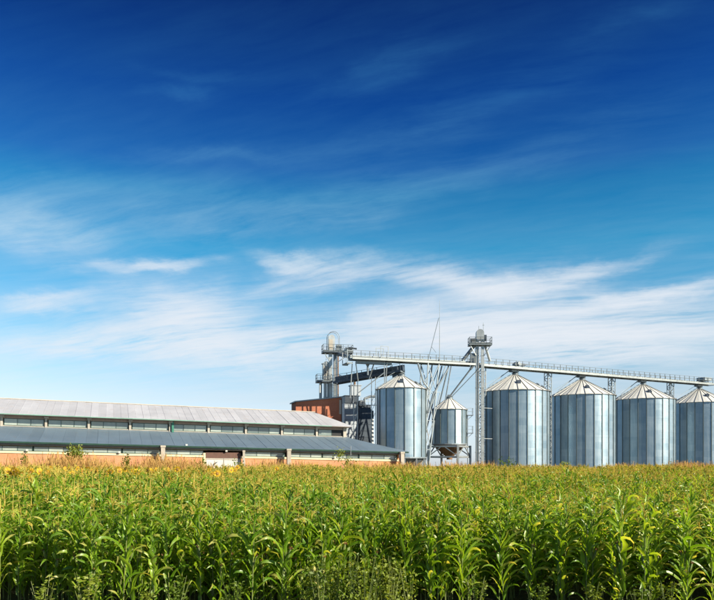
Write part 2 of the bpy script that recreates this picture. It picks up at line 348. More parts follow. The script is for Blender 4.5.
# ------------------------------------------------------------------ grain silos
def silo(name, label, D, z_wall, z_eave, z_apex, n, loc, rz, group=None, legs=False, detail=True):
    """z values are above the silo's own base"""
    t = thing(name, label, 'silo', loc, rz, group); r = D/2; da = 2*PI/n
    # wall sheets, tier upon tier with small laps
    tiers = max(5, int((z_eave-z_wall)/1.18)); hs = (z_eave-z_wall)/tiers; pm = MB()
    for i in range(tiers):       # each tier of sheet laps a little over the one above
        rows = []
        for z, rr in ((z_wall+i*hs, r+0.012), (z_wall+(i+1)*hs, r)):
            rows.append([tuple(c*(0.62+0.38*math.cos(da/2)/math.cos(da*q/4-da/2)) for c in (rr*math.cos(da*q/4), rr*math.sin(da*q/4)))+(z,) for q in range(5)])
        pm.quadgrid(rows)
    pm = pm.mesh('wall_panel', M['corr'], True)
    sm = MB()
    for z0, z1 in ((z_wall, z_eave),):
        sm.hexa([(r-0.01, -0.075, z0), (r+0.10, -0.05, z0), (r+0.10, 0.05, z0), (r-0.01, 0.075, z0),
                 (r-0.01, -0.075, z1), (r+0.10, -0.05, z1), (r+0.10, 0.05, z1), (r-0.01, 0.075, z1)])
    sm = sm.mesh('wall_stiffener', M['stiff'])
    ov = 0.22; ze = z_eave-0.06; rc = 0.45; slope = (z_apex-ze)/(r+ov-rc)
    rp = MB(); rr_rows = []
    for rad in (r+ov, (r+ov)*0.55, rc):
        z = ze+(r+ov-rad)*slope
        rr_rows.append([(rad*math.cos(da*q/2), rad*math.sin(da*q/2), z+(0.03 if q == 1 else 0)) for q in range(3)])
    rp = rp.quadgrid(rr_rows).mesh('roof_panel', M['roofgalv'])
    rb = MB().hexa([(r+ov+.02, -.045, ze-.02), (r+ov+.02, .045, ze-.02), (rc, .02, z_apex-.02), (rc, -.02, z_apex-.02),
                    (r+ov+.02, -.025, ze+.09), (r+ov+.02, .025, ze+.09), (rc, .015, z_apex+.08), (rc, -.015, z_apex+.08)]).mesh('roof_rib', M['rib'])
    for i in range(n):
        a = i*da
        obj('wall_panel', pm, t, rot=(0, 0, a)); obj('wall_stiffener', sm, t, rot=(0, 0, a))
        obj('roof_panel', rp, t, rot=(0, 0, a)); obj('roof_rib', rb, t, rot=(0, 0, a))
    obj('eave_ring', MB().lathe([(r-.02, z_eave-.10), (r+.06, z_eave-.10), (r+.06, z_eave+.04), (r-.02, z_eave+.04)], 48), t, mat=M['galv'])
    obj('cap', MB().lathe([(rc+.05, z_apex-.05), (rc+.05, z_apex+.30), (rc+.16, z_apex+.30), (0.12, z_apex+.52), (0.0, z_apex+.52)], 20), t, mat=M['steel_mid'])
    obj('foundation' if not legs else 'base_ring', MB().lathe([(r+.35, 0), (r+.35, 0.35), (r-.1, 0.35)], 32) if not legs else
        MB().lathe([(r-.02, z_wall-.18), (r+.14, z_wall-.18), (r+.14, z_wall+.02), (r-.02, z_wall+.02)], 32), t, mat=M['cream'] if not legs else M['steel_mid'])
    def on_roof(ang, rad, up=0.0):
        return (rad*math.cos(ang), rad*math.sin(ang), ze+(r+ov-rad)*slope+up)
    def hatch(ang, rad, w_, l_, nm, mt):
        h = MB(); ca_, sa_ = math.cos(ang), math.sin(ang)
        p = []
        for up in (0.02, 0.30):
            for dr, dw in ((-l_, -w_), (l_, -w_), (l_, w_), (-l_, w_)):
                x, y, z = on_roof(ang, rad+dr, up); p.append((x-sa_*dw, y+ca_*dw, z))
        obj(nm, h.hexa(p), t, mat=mt)
    front = -PI/2 - rz
    if detail:
        hatch(front-0.05, r*0.62, 0.28, 0.34, 'roof_hatch', M['steel_dark'])
        hatch(front+0.95, r*0.72, 0.2, 0.22, 'roof_vent', M['steel_mid']); hatch(front+1.25, r*0.80, 0.2, 0.22, 'roof_vent', M['steel_mid'])
        # roof ladder with hand rail on the left flank
        a = front-1.25
        for dw in (-0.25, 0.25):
            lx, ly = -math.sin(a)*dw, math.cos(a)*dw
            p0 = Vector(on_roof(a, r+ov, .22))+Vector((lx, ly, 0)); p1 = Vector(on_roof(a, 0.7, .22))+Vector((lx, ly, 0))
            obj('roof_ladder_rail', MB().bar(p0, p1, 0.07), t, mat=M['steel_mid'])
        p0 = Vector(on_roof(a, r+ov, 1.0)); p1 = Vector(on_roof(a, 0.7, 0.95))
        obj('hand_rail', MB().bar(p0, p1, 0.05), t, mat=M['steel_mid'])
        for q in range(7):
            rad = 0.9+(r-0.9)*q/6
            c = Vector(on_roof(a, rad, .22)); e = Vector((-math.sin(a), math.cos(a), 0))*0.25
            obj('rung', MB().bar(c-e, c+e, 0.05), t, mat=M['steel_mid'])
    return t

ROW_RZ = R(28); RU = Vector((math.cos(ROW_RZ), math.sin(ROW_RZ), 0)); RV = Vector((-math.sin(ROW_RZ), math.cos(ROW_RZ), 0))
ROW0 = Vector((25.85, 116.7, 0))
def row(s, t=0.0, z=0.0): p = ROW0+RU*s+RV*t; return Vector((p.x, p.y, z))
S_POS = (0.0, 14.9, 30.1, 45.8)
S_LAB = ('big galvanised grain silo nearest the elevator tower, first in the row of four',
         'big galvanised grain silo, second from the elevator tower in the row',
         'big galvanised grain silo, third from the elevator tower in the row',
         'big galvanised grain silo at the right end of row, cut by the frame')
for s, lab in zip(S_POS, S_LAB):
    p = row(s, 0, G)
    silo('grain_silo', lab, 10.9, 0.3, 15.1-G, 17.95-G, 24, p, R(7.5)+0.03*s, 'row of four big grain silos')
# the smaller silo behind the end of the barn stands on short legs
S0 = Vector((6.7, 107.6, G))
t = silo('grain_silo', 'narrower galvanised silo on short legs behind the right end of the barn', 7.35, 4.4-G, 14.6-G, 16.6-G, 16, S0, R(4), None, True)
for i in range(12):
    a = 2*PI*i/12
    obj('leg', MB().bar((3.6*math.cos(a), 3.6*math.sin(a), -0.2), (3.6*math.cos(a), 3.6*math.sin(a), 4.25-G), 0.22), t, mat=M['steel_mid'])
obj('hopper', MB().lathe([(3.6, 4.2-G), (0.5, 0.9), (0.5, 0.6)], 24), t, mat=M['steel_mid'])
# hopper bin on its frame
HB = Vector((14.5, 112.0, G))
t = silo('hopper_bin', 'small hopper bin with brown cone on an open steel frame', 5.3, 6.55-G, 11.9-G, 13.6-G, 14, HB, R(0), None, True, False)
obj('hopper', MB().lathe([(2.6, 6.45-G), (2.45, 6.2-G), (0.45, 4.45-G), (0.45, 4.1-G)], 24), t, mat=M['rust'])
cor = [(3.5*math.cos(R(14)+i*PI/2), 3.5*math.sin(R(14)+i*PI/2)) for i in range(4)]
for i, (x, y) in enumerate(cor):
    obj('leg', MB().box(x-.16, x+.16, y-.16, y+.16, -0.2, 6.3-G), t, mat=M['galv'])
    x2, y2 = cor[(i+1) % 4]; e = Vector((x2-x, y2-y, 0)).normalized()*0.17
    for z in (6.12-G, 4.5-G):
        obj('beam', MB().bar((x+e.x, y+e.y, z), (x2-e.x, y2-e.y, z), 0.2, 0.26), t, mat=M['galv'])
    mx, my = (x+x2)/2, (y+y2)/2
    for (ax, ay) in ((x, y), (x2, y2)):
        obj('brace', MB().bar((ax, ay, 4.6-G), (mx+(ax-mx)*.15, my+(ay-my)*.15, 6.0-G), 0.13), t, mat=M['galv'])
# ladder platforms on the right of the bin
for zz in (11.0-G, 8.2-G):
    obj('platform', MB().box(2.7, 3.7, -.5, .5, zz, zz+.07), t, mat=M['steel_mid'])
    for (x, y) in ((3.65, -.45), (3.65, .45), (2.8, -.45)): obj('railing_post', MB().box(x-.03, x+.03, y-.03, y+.03, zz+.07, zz+1.1), t, mat=M['galv'])
    for q in (0.6, 1.1): bars(t, 'railing', [((2.8, -.45, zz+q), (3.65, -.45, zz+q)), ((3.65, -.45, zz+q), (3.65, .45, zz+q))], 0.05, M['galv'])
bars(t, 'platform_strut', [((3.6, 0, 11.0-G), (2.7, 0, 10.2-G)), ((3.6, 0, 8.2-G), (2.7, 0, 7.4-G))], 0.07, M['galv'])
for dw in (-.22, .22): obj('ladder_rail', MB().bar((2.85, dw, 0), (2.85, dw, 11.0-G), 0.06), t, mat=M['galv'])

# ------------------------------------------------------------------ conveyor bridges
def conveyor(name, label, p0, p1, wd, ht, rail=True, trough='white', frame='galv', npost=None, truss=False):
    """box trough with a walkway on the camera side, toe board, posts and hand rails"""
    p0 = Vector(p0); p1 = Vector(p1); d = p1-p0; L = d.length; rz = math.atan2(d.y, d.x); pitch = math.atan2(d.z, math.hypot(d.x, d.y))
    t = thing(name, label, 'conveyor', p0, rz); t.rotation_euler = (0, -pitch, rz)
    nseg = max(2, int(round(L/3.0))); sl_ = L/nseg
    tm = MB().box(0.012, sl_-0.012, 0, wd*.55, 0.12, ht).box(sl_-.06, sl_+.06, -.02, wd*.55+.02, 0.10, ht+.04).mesh('trough_section', M[trough])
    dm = MB().box(0.012, sl_-.012, -wd*.6, -.02, 0.0, .08).mesh('walkway_plate', M['steel_mid'])
    for i in range(nseg):
        obj('trough_section', tm, t, (i*sl_, 0, 0)); obj('walkway_plate', dm, t, (i*sl_, 0, 0))
    obj('stringer', MB().box(0, L, -wd*.6-.05, -wd*.6, -.16, .16), t, mat=M[frame])
    obj('stringer', MB().box(0, L, wd*.55-.04, wd*.55+.05, -.16, .14), t, mat=M[frame])
    bm_ = MB().box(-.05, .05, -wd*.6, wd*.55, -.14, -.02).mesh('cross_beam', M['steel_mid'])
    for i in range(nseg+1): obj('cross_beam', bm_, t, (min(L-.06, max(.06, i*sl_)), 0, 0))
    if rail:
        npost = npost or int(L/1.9)
        pm = MB().box(-.035, .035, -.035, .035, 0.16, 1.15).mesh('railing_post', M['rail'])
        for yy in (-wd*.6+.0, wd*.55+.08):
            for i in range(npost+1): obj('railing_post', pm, t, (L*i/npost, yy, 0))
            for z in (0.62, 1.12): obj('hand_rail', MB().box(0, L, yy-.022, yy+.022, z-.022, z+.022), t, mat=M['rail'])
    if truss:
        for yy in (-wd*.6-.03, wd*.55+.03):
            for i in range(nseg):
                obj('truss_brace', MB().bar((i*sl_, yy, -.1), ((i+.5)*sl_, yy, .95), .07), t, mat=M[frame]); obj('truss_brace', MB().bar(((i+.5)*sl_, yy, .95), ((i+1)*sl_, yy, -.1), .07), t, mat=M[frame])
    return t
ZC = 18.95
pA = row(-7.6, -.2, ZC); pB = row(49.4, -.2, ZC)
c1 = conveyor('conveyor_bridge', 'long pale conveyor bridge with railings above the four big silos', pA, pB, 1.7, 0.46, trough='greygalv', frame='greygalv', npost=42)
# drive unit and chain guard lumps on top of the bridge
obj('drive_unit', MB().box(7.6, 8.9, .1, .9, .64, 1.0).tube((8.2, -.1, .95), (8.2, 1.1, .95), .28), c1, mat=M['steel_mid'])
obj('motor', MB().tube((9.0, .4, .85), (9.9, .4, .85), .22).box(9.1, 9.8, .2, .6, .62, .7), c1, mat=M['steel_dark'])
obj('end_motor', MB().box(53.5, 55.6, -.9, .9, .64, 1.25), c1, mat=M['steel_mid'])
c2 = conveyor('conveyor_bridge', 'pale conveyor bridge between the twin elevators and the central tower', (-1.0, 105.6, 18.95), tuple(row(-8.9, -.35, ZC)), 1.7, 0.56, trough='greygalv', frame='greygalv', npost=15)
obj('railing_cage', MB().box(4.4, 4.5, -1.05, -1.0, .1, 2.0).box(5.6, 5.7, -1.05, -1.0, .1, 2.0).box(4.5, 5.6, -1.05, -1.0, 1.92, 2.0).box(4.4, 4.5, .95, 1.0, .1, 2.0).box(5.6, 5.7, .95, 1.0, .1, 2.0).box(4.5, 5.6, .95, 1.0, 1.92, 2.0), c2, mat=M['steel_mid'])
obj('underside_duct', MB().box(1.0, 6.5, -.3, .5, -.62, -.18), c2, mat=M['steel_mid'])
obj('end_frame', MB().box(-.9, -.8, -1.2, -1.1, -.9, 1.2).box(-.9, -.8, 1.0, 1.1, -.9, 1.2).box(-.9, -.8, -1.1, 1.0, 1.1, 1.2).box(-.8, 0, -1.2, -1.1, -.9, -.75).box(-.8, 0, 1.0, 1.1, -.9, -.75).box(-.8, 0, -1.2, -1.1, 1.0, 1.1).box(-.8, -.02, -1.05, 1.0, -.74, -.66).box(-.86, -.82, -1.1, 1.0, .3, .36).box(-.86, -.82, -.3, -.24, -.9, 1.5), c2, mat=M['steel_mid'])
c3 = conveyor('inclined_conveyor', 'dark inclined conveyor gallery rising to the narrower silo', (-3.4, 112.6, 16.15), (6.9, 107.7, 17.35), 1.5, 1.0, trough='steel_dark', frame='steel_dark', npost=9, truss=True)
obj('discharge_box', MB().box(9.9, 10.8, -.5, .7, -.75, .9), c3, mat=M['steel_dark'])

# valve boxes and slanting spouts from the bridge to each big silo
for s, nm in zip(S_POS, ('first', 'second', 'third', 'last')):
    p = row(s, 0, 0)
    t = thing('filling_spout', f'steel filling spout under the conveyor at the apex of the {nm} big silo', 'spout', (p.x, p.y, 18.4), ROW_RZ, 'filling spouts over the big silos')
    obj('spout_box', MB().box(-.9, .5, -.35, .5, 0.02, .36), t, mat=M['steel_mid'])
    obj('pipe', MB().tube((0, 0, -.1), (0, 0, .05), .22), t, mat=M['steel_mid'])
    if s < 40:
        obj('support_strut', MB().bar((-4.3, 1.2, -2.3), (-.9, .4, .30), .10), t, mat=M['steel_mid'])

# lattice masts carrying the bridge
def lattice_mast(label, p, z1, wx, wy, rz, step, mat='galv', leg=0.11, group='lattice masts under the conveyor bridge', zbr=0.0):
    t = thing('lattice_mast', label, 'mast', (p.x, p.y, G-.1), rz, group); h = z1-G+.1
    c = [(-wx/2, -wy/2), (wx/2, -wy/2), (wx/2, wy/2), (-wx/2, wy/2)]
    for x, y in c: obj('leg', MB().box(x-leg/2, x+leg/2, y-leg/2, y+leg/2, 0, h), t, mat=M[mat])
    nz = max(1, int((h-zbr)/step)); st = (h-zbr)/nz; cache = {}
    for k_ in range(nz):
        for i in range(4):
            (x, y), (x2, y2) = c[i], c[(i+1) % 4]
            if (k_ + i) % 2: (x, y), (x2, y2) = (x2, y2), (x, y)
            key = (i, (k_+i) % 2)
            if key not in cache:
                e = 0.04
                cache[key] = MB().bar((x, y, e), (x2, y2, st-e), leg*.6).bar((x, y, st), (x2, y2, st), leg*.6).mesh('lattice_brace', M[mat])
            obj('lattice_brace', cache[key], t, (0, 0, zbr+k_*st))
    return t
for s, tt, nm in ((-6.6, .2, 'beside the central elevator tower'), (7.45, .4, 'between first and second big silo'), (22.5, .4, 'between second and third big silo'), (38.0, .4, 'between third and last big silo')):
    lattice_mast('narrow steel lattice mast carrying the conveyor '+nm, row(s, tt, 0), ZC-.16, 0.75, 0.9, ROW_RZ, 0.9, 'steel_mid')
# the wide braced tower between the narrower silo and the hopper bin
p = row(-15.4, .7, 0)
t = thing('trestle_tower', 'wide braced steel trestle under the conveyor left of the hopper bin', 'trestle', (p.x, p.y, G-.1), ROW_RZ); h = ZC-.16-G+.1
lt = [(-1.75, -.9), (.25, -.9), (2.1, -.9), (-1.75, 1.0), (.25, 1.0), (2.1, 1.0)]
for i, (x, y) in enumerate(lt):
    bx = x + (-.9 if i in (0, 3) else -1.8 if i in (2, 5) else -2.2)
    obj('leg', MB().bar((bx, y + (5.5 if i in (2, 5) else 0), 0), (x, y, h), .15), t, mat=M['steel_mid'])
def leg_x(x0, off, z): return x0+off*(1-z/h)
for y in (-.9, 1.0):
    for z0, z1 in ((h-4.4, h-.1), (h-8.8, h-4.4), (h-13.2, h-8.8)):
        a0, a1, b0, b1, c0, c1_ = leg_x(-1.75, -.9, z0), leg_x(-1.75, -.9, z1), leg_x(.25, -2.2, z0), leg_x(.25, -2.2, z1), leg_x(1.6, -4.6, z0), leg_x(1.6, -4.6, z1)
        bars(t, 'brace', [((a0, y, z0), (b1, y, z1)), ((a1, y, z1), (b0, y, z0)), ((b0, y, z0), (c1_, y, z1)), ((a0, y, z0), (max(b0, c0), y, z0))], .09, M['steel_mid'])
bars(t, 'brace', [((x, -.9, z), (x, 1.0, z+3)) for x in (-1.95,) for z in (3, 8, 13)], .09, M['galv'])
# chain hoist pipes hanging off the trestle
obj('spout_pipe', MB().tube((-3.6, -.9, h-.2), (-2.6, -.9, h-3.0), .14).tube((-2.6, -.9, h-3.0), (-1.7, -1.0, h-4.0), .14), t, mat=M['steel_mid'])
obj('spout_pipe', MB().tube((1.8, -1.2, h-.6), (-1.0, -1.2, h-4.8), .13).tube((-1.0, -1.2, h-4.8), (-1.9, -1.2, h-7.6), .16), t, mat=M['steel_mid'])
obj('spout_pipe', MB().tube((2.3, -1.2, h-.3), (1.0, -1.4, h-6.0), .09), t, mat=M['steel_mid'])
# spouts from the central tower to the hopper bin
t = thing('spout_pair', 'two thin slanting pipes from the central tower to the hopper bin', 'pipe', (14.5, 112, 13.9))
obj('pipe', MB().tube((0.05, 0, .1), (3.9, -.6, 5.2), .12), t, mat=M['steel_mid']); obj('pipe', MB().tube((.2, -.1, -.1), (4.6, -.7, 4.5), .06), t, mat=M['steel_mid'])
obj('pipe_flange', MB().tube((3.2, -.5, 4.3), (3.9, -.6, 5.2), .20), t, mat=M['steel_mid'])
obj('inlet_box', MB().box(-.3, .3, -.3, .3, -.25, .35), t, mat=M['steel_mid'])
# antenna
t = thing('antenna_mast', 'thin upright antenna pole with a slanting stay above the conveyor', 'antenna', (12.75, 109.3, 19.0))
obj('pole', MB().tube((0, .9, -.3), (0, .9, 4), .06, .05).tube((0, .9, 4), (0, .9, 9.7), .045, .02), t, mat=M['steel_mid'])
obj('stay', MB().bar((-.15, .9, 6.9), (-1.75, .9, .6), .09).bar((-.15, .9, 6.9), (0, .9, 7.0), .05), t, mat=M['steel_mid'])
obj('stay_arm', MB().bar((-1.25, .9, 2.5), (-.55, .9, 1.6), .05), t, mat=M['steel_mid'])

# ------------------------------------------------------------------ bucket elevators
def railing_ring(t, x0, x1, y0, y1, z, h=1.1, nx=4, ny=2, mat='rail'):
    pm = MB().box(-.03, .03, -.03, .03, 0, h).mesh('railing_post', M[mat]); pts = []
    for i in range(nx+1): pts += [(x0+(x1-x0)*i/nx, y0), (x0+(x1-x0)*i/nx, y1)]
    for i in range(1, ny): pts += [(x0, y0+(y1-y0)*i/ny), (x1, y0+(y1-y0)*i/ny)]
    for x, y in pts: obj('railing_post', pm, t, (x, y, z))
    for q in (h*.5, h): bars(t, 'hand_rail', [((x0, y0, z+q), (x1, y0, z+q)), ((x0, y1, z+q), (x1, y1, z+q)), ((x0, y0, z+q), (x0, y1, z+q)), ((x1, y0, z+q), (x1, y1, z+q))], .05, M[mat])
    obj('toe_board', MB().box(x0-.02, x1+.02, y0-.03, y0-.005, z, z+.2).box(x0-.02, x1+.02, y1+.005, y1+.03, z, z+.2).box(x0-.03, x0-.005, y0, y1, z, z+.2).box(x1+.005, x1+.03, y0, y1, z, z+.2), t, mat=M[mat])
def elevator_head(t, x, y, z, wd, dp, ht, mat='galv'):
    """round topped hood over the head pulley"""
    n = 10; m = MB(); prof = [(-wd/2, 0)] + [(-wd/2*math.cos(PI*i/n), ht-wd/2+wd/2*math.sin(PI*i/n)) for i in range(n+1)] + [(wd/2, 0)]
    m.quadgrid([[(x+a, y-dp/2, z+b) for a, b in prof], [(x+a, y+dp/2, z+b) for a, b in prof]])
    m.face([(x+a, y-dp/2, z+b) for a, b in prof][::-1]); m.face([(x+a, y+dp/2, z+b) for a, b in prof])
    return obj('elevator_head', m, t, mat=M[mat])
def casing(t, x, y, z0, z1, wd, dp, mat='galv', nfl=None):
    m = MB().box(x-wd/2, x+wd/2, y-dp/2, y+dp/2, z0, z1); nfl = nfl or int((z1-z0)/2.4)
    for i in range(1, nfl):
        z = z0+(z1-z0)*i/nfl; m.box(x-wd/2-.05, x+wd/2+.05, y-dp/2-.05, y+dp/2+.05, z-.05, z+.05)
    return obj('leg_casing', m, t, mat=M[mat])
def ladder(t, x, y, z0, z1, wd=.45, cage=False, mat='galv'):
    for dw in (-wd/2, wd/2): obj('ladder_rail', MB().box(x+dw-.03, x+dw+.03, y-.03, y+.03, z0, z1), t, mat=M[mat])
    rm = MB().box(-wd/2, wd/2, -.018, .018, -.018, .018).mesh('rung', M[mat])
    for i in range(int((z1-z0)/.6)): obj('rung', rm, t, (x, y, z0+.3+i*.6))

# central tower
p = row(-8.2, -1.3, 0)
t = thing('bucket_elevator', 'tall central bucket elevator with twin columns and a railed head platform', 'elevator', (p.x, p.y, G-.1), 0); zb = G-.1
casing(t, -.45, 0, 0, 22.9-zb, .40, .5); casing(t, .42, 0, 0, 22.9-zb, .44, .5)
elevator_head(t, 0.0, 0, 22.7-zb, 1.2, .9, 1.75)
zp = 22.05-zb
obj('platform', MB().box(-1.75, 1.8, -.8, 1.1, zp-.12, zp), t, mat=M['steel_mid']); railing_ring(t, -1.7, 1.75, -.75, 1.05, zp)
bars(t, 'platform_strut', [((-1.6, -.6, zp-.1), (-.65, -.3, zp-1.7)), ((1.6, -.6, zp-.1), (.65, -.3, zp-1.7))], .1, M['galv'])
obj('motor', MB().tube((-1.5, -.2, zp+.75), (-.7, -.2, zp+.75), .28).box(-1.6, -.7, -.45, .05, zp, zp+.5), t, mat=M['steel_mid'])
obj('gearbox', MB().box(.62, 1.0, -.4, .3, zp+.6, zp+1.5), t, mat=M['steel_dark'])
obj('hood_post', MB().tube((-.15, 0, 24.4-zb), (-.15, 0, 25.0-zb), .04).tube((.55, 0, 23.6-zb), (.55, 0, 25.5-zb), .035).box(.42, .68, -.04, .04, 25.1-zb, 25.16-zb), t, mat=M['steel_mid'])
ladder(t, -1.05, -.05, 18.9-zb, 22.0-zb, .7); ladder(t, -.02, -.36, 0.5, 22.0-zb, .4)
obj('discharge_spout', MB().tube((-.9, -.1, zp-.15), (-2.6, .3, 19.7-zb), .26, .26).tube((-2.6, .3, 19.7-zb), (-2.6, .3, 19.3-zb), .26), t, mat=M['steel_mid'])
obj('discharge_spout', MB().tube((.9, .3, zp-.15), (1.7, .6, 19.6-zb), .2, .2), t, mat=M['galv'])
obj('casing_frame', MB().box(-1.5, -.7, -.25, .4, 18.9-zb, 20.7-zb), t, mat=M['steel_mid'])
bars(t, 'tie_bar', [((-.66, .26, z), (.66, .26, z)) for z in (4, 8, 12, 16)], .08, M['galv'])
bars(t, 'wall_tie', [((.64, 0, 12.0), (2.2, 1.2, 12.0)), ((.64, 0, 7.2), (2.2, 1.2, 7.2))], .07, M['galv'])

# taller of the twin elevators at the left, rising out of the brick pit house
t = thing('bucket_elevator', 'tallest bucket elevator with arched safety cage, rising behind the red brick house', 'elevator', (-3.82, 114.3, 8.0), ROW_RZ*.4)
Z = lambda z: z-8.0
casing(t, -.42, 0, 0, Z(21.5), .5, .55); casing(t, .32, .1, 0, Z(21.5), .5, .55, 'steel_mid')
elevator_head(t, -.3, 0, Z(21.3), 1.05, .8, 2.75)
obj('head_panel', MB().box(-.72, -.12, -.43, -.405, Z(21.7), Z(23.3)), t, mat=M['cream'])
zp = Z(21.25)
obj('platform', MB().box(-1.75, 3.1, -1.0, 1.1, zp-.14, zp), t, mat=M['steel_dark']); railing_ring(t, -1.7, 3.05, -.95, 1.05, zp, 1.15, 6, 2, 'rail')
# arched safety hoop over the head
hp = [(-.95, -.5, zp)] + [(-.0-.95*math.cos(PI*i/12), -.5, Z(23.6)+.95*math.sin(PI*i/12)) for i in range(13)] + [(.95, -.5, zp)]
for yy in (0, 1.0): obj('safety_hoop', MB().path([(a, b+yy, c) for a, b, c in hp], .04, 6), t, mat=M['steel_mid'])
obj('motor', MB().tube((.45, -.3, Z(22.2)), (1.3, -.3, Z(22.2)), .32).box(.4, 1.4, -.6, .0, Z(21.26), Z(21.95)), t, mat=M['steel_mid'])
obj('drive_box', MB().box(1.9, 2.9, -.7, .5, Z(21.3), Z(22.0)).tube((2.4, -.75, Z(22.0)), (3.7, -.75, Z(21.85)), .14), t, mat=M['steel_dark'])
obj('discharge_spout', MB().tube((.6, -.3, Z(21.0)), (2.6, -4.5, Z(19.9)), .3).tube((2.6, -4.5, Z(19.9)), (3.1, -7.6, Z(19.4)), .3), t, mat=M['steel_mid'])
ladder(t, -.95, -.2, Z(13.5), Z(21.1), .4); obj('downpipe', MB().tube((.75, -.25, Z(12)), (.75, -.25, Z(21.0)), .12), t, mat=M['rust'])
bars(t, 'platform_strut', [((-1.6, -.8, zp-.1), (-.7, -.3, zp-1.3)), ((2.8, -.8, zp-.1), (.6, -.3, zp-1.6))], .1, M['steel_mid'])
# shorter twin
t = thing('bucket_elevator', 'shorter bucket elevator on thin columns left of the tallest one', 'elevator', (-5.05, 114.4, 8.0), ROW_RZ*.4)
casing(t, -.05, 0, 0, Z(17.2), .45, .5); casing(t, .5, .1, 0, Z(17.2), .4, .5)
obj('support_column', MB().tube((-.95, -.3, 0), (-.95, -.3, Z(16.5)), .12), t, mat=M['galv']); obj('support_column', MB().tube((-.6, .5, 0), (-.6, .5, Z(16.5)), .12), t, mat=M['galv']); obj('support_column', MB().tube((1.75, .3, 0), (1.75, .3, Z(16.2)), .06), t, mat=M['galv'])
elevator_head(t, .05, 0, Z(17.0), 1.05, .8, 2.8); obj('head_panel', MB().box(-.3, .4, -.43, -.405, Z(17.5), Z(19.0)), t, mat=M['cream'])
zp = Z(16.55); obj('platform', MB().box(-1.5, 1.0, -.9, 1.0, zp-.12, zp), t, mat=M['steel_dark']); railing_ring(t, -1.45, .95, -.85, .95, zp, 1.15, 3, 2)
obj('hood', MB().box(-.6, .7, -.5, .5, Z(19.4), Z(19.5)), t, mat=M['steel_mid'])
obj('inspection_hatch', MB().box(-.1, .15, -.45, -.43, Z(17.9), Z(18.2)), t, mat=M['black'])
ladder(t, 1.35, .3, Z(13.6), Z(16.3), .35)

# steel posts propping up the inclined conveyor and the left end of the bridge
for (x, y, z, lab) in ((-.2, 108.2, 16.2, 'first'), (2.5, 107.0, 16.6, 'middle')):
    t = thing('conveyor_support', f'thin braced steel support under the inclined conveyor, {lab} from the left', 'support', (x, y+1.3, 9.0 if 0 else G), 0, 'supports under the inclined conveyor')
    for dx_ in (-.3, .3): obj('leg', MB().bar((dx_, 0, 0), (dx_, 0, z-G), .12), t, mat=M['galv'])
    bars(t, 'brace', [((-.3, 0, q), (.3, 0, q+1.5)) for q in (9.5, 11.0, 12.5)], .07, M['galv'])
t = thing('bridge_support', 'raking steel support below the left end of the pale conveyor bridge', 'support', (1.2, 106.9, 1.3), 0)
for a, b in (((-2.2, .4, 12), (-1.9, .2, 17.4)), ((-1.0, .5, 14.5), (-1.4, .2, 17.4)), ((.6, .6, 14.8), (1.4, .2, 17.4)), ((3.1, .2, -1.2), (2.9, .2, 17.4)), ((-1.0, .5, 12.8), (2.9, .2, 15.8)), ((3.1, .5, 12.8), (3.3, .2, 17.4))):
    obj('strut', MB().bar(a, b, .14), t, mat=M['galv'])
obj('hopper_leg', MB().lathe([(.5, 17.4), (.14, 16.7), (.14, 15.4)], 12), t, loc=(.4, 0, 0), mat=M['steel_mid'])

# ------------------------------------------------------------------ dryer and brick pit house
t = thing('grain_dryer', 'dark steel grain dryer with slatted grey side behind the barn roof end', 'dryer', (0, 117.0, G-.1), R(16)); zb = G-.1; t.scale = (1.045, 1, 1.035)
obj('core', MB().box(-2.0, .18, .06, 3.2, 0, 12.9-zb), t, mat=M['clad'])
sm_ = MB().hexa([(-2.05, -.03, 0), (.2, -.03, 0), (.2, .055, 0), (-2.05, .055, 0), (-2.05, .02, .72), (.2, .02, .72), (.2, .055, .72), (-2.05, .055, .72)]).mesh('slat', M['clad'])
for i in range(15): obj('slat', sm_, t, (0, 0, .3+i*.76))
obj('top_house', MB().box(-1.95, .25, -.1, 3.0, 12.92-zb, 14.05-zb).box(-2.05, .35, -.2, 3.1, 14.06-zb, 14.14-zb), t, mat=M['steel_dark'])
obj('heat_tower', MB().box(.24, 2.3, -.3, 3.0, 0, 12.0-zb), t, mat=M['steel_dark'])
pm = MB().box(.27, 2.27, -.36, -.302, 0, .92).mesh('tower_panel', M['steel_dark'])
for i in range(10): obj('tower_panel', pm, t, (0, 0, .4+i*1.0))
obj('fan_housing', MB().tube((.7, -.2, 12.9-zb), (.7, 1.2, 12.9-zb), .55, n=14).box(.5, 2.3, .1, 1.5, 12.02-zb, 12.7-zb), t, mat=M['steel_dark'])
obj('exhaust_pipe', MB().path([(1.3, .2, 12.4-zb), (1.3, .2, 13.7-zb), (2.3, .2, 14.1-zb), (3.0, .2, 14.1-zb)], .2), t, mat=M['steel_mid'])
obj('catwalk', MB().box(.3, 2.9, -1.0, -.4, 12.6-zb, 12.66-zb), t, mat=M['galv'])
for i in range(5): obj('railing_post', MB().box(.35+i*.6, .4+i*.6, -.98, -.93, 12.66-zb, 13.7-zb), t, mat=M['galv'])
bars(t, 'hand_rail', [((.35, -.95, z-zb), (2.8, -.95, z-zb)) for z in (13.2, 13.7)], .05, M['galv'])
hm = MB().hexa([(2.35, -.5, 0), (2.62, -.5, 0), (2.62, -.25, 0), (2.35, -.25, 0), (2.35, -.35, .3), (2.62, -.35, .3), (2.62, -.25, .3), (2.35, -.25, .3)]).mesh('daylight_box', M['white'])
for i in range(8): obj('daylight_box', hm, t, (0, 0, 5.9-zb+i*.62))  # white boxes added to stand for dots of daylight beside the dryer
obj('vent_duct', MB().box(2.32, 2.66, -.24, .4, 0, 11.8-zb), t, mat=M['steel_dark'])
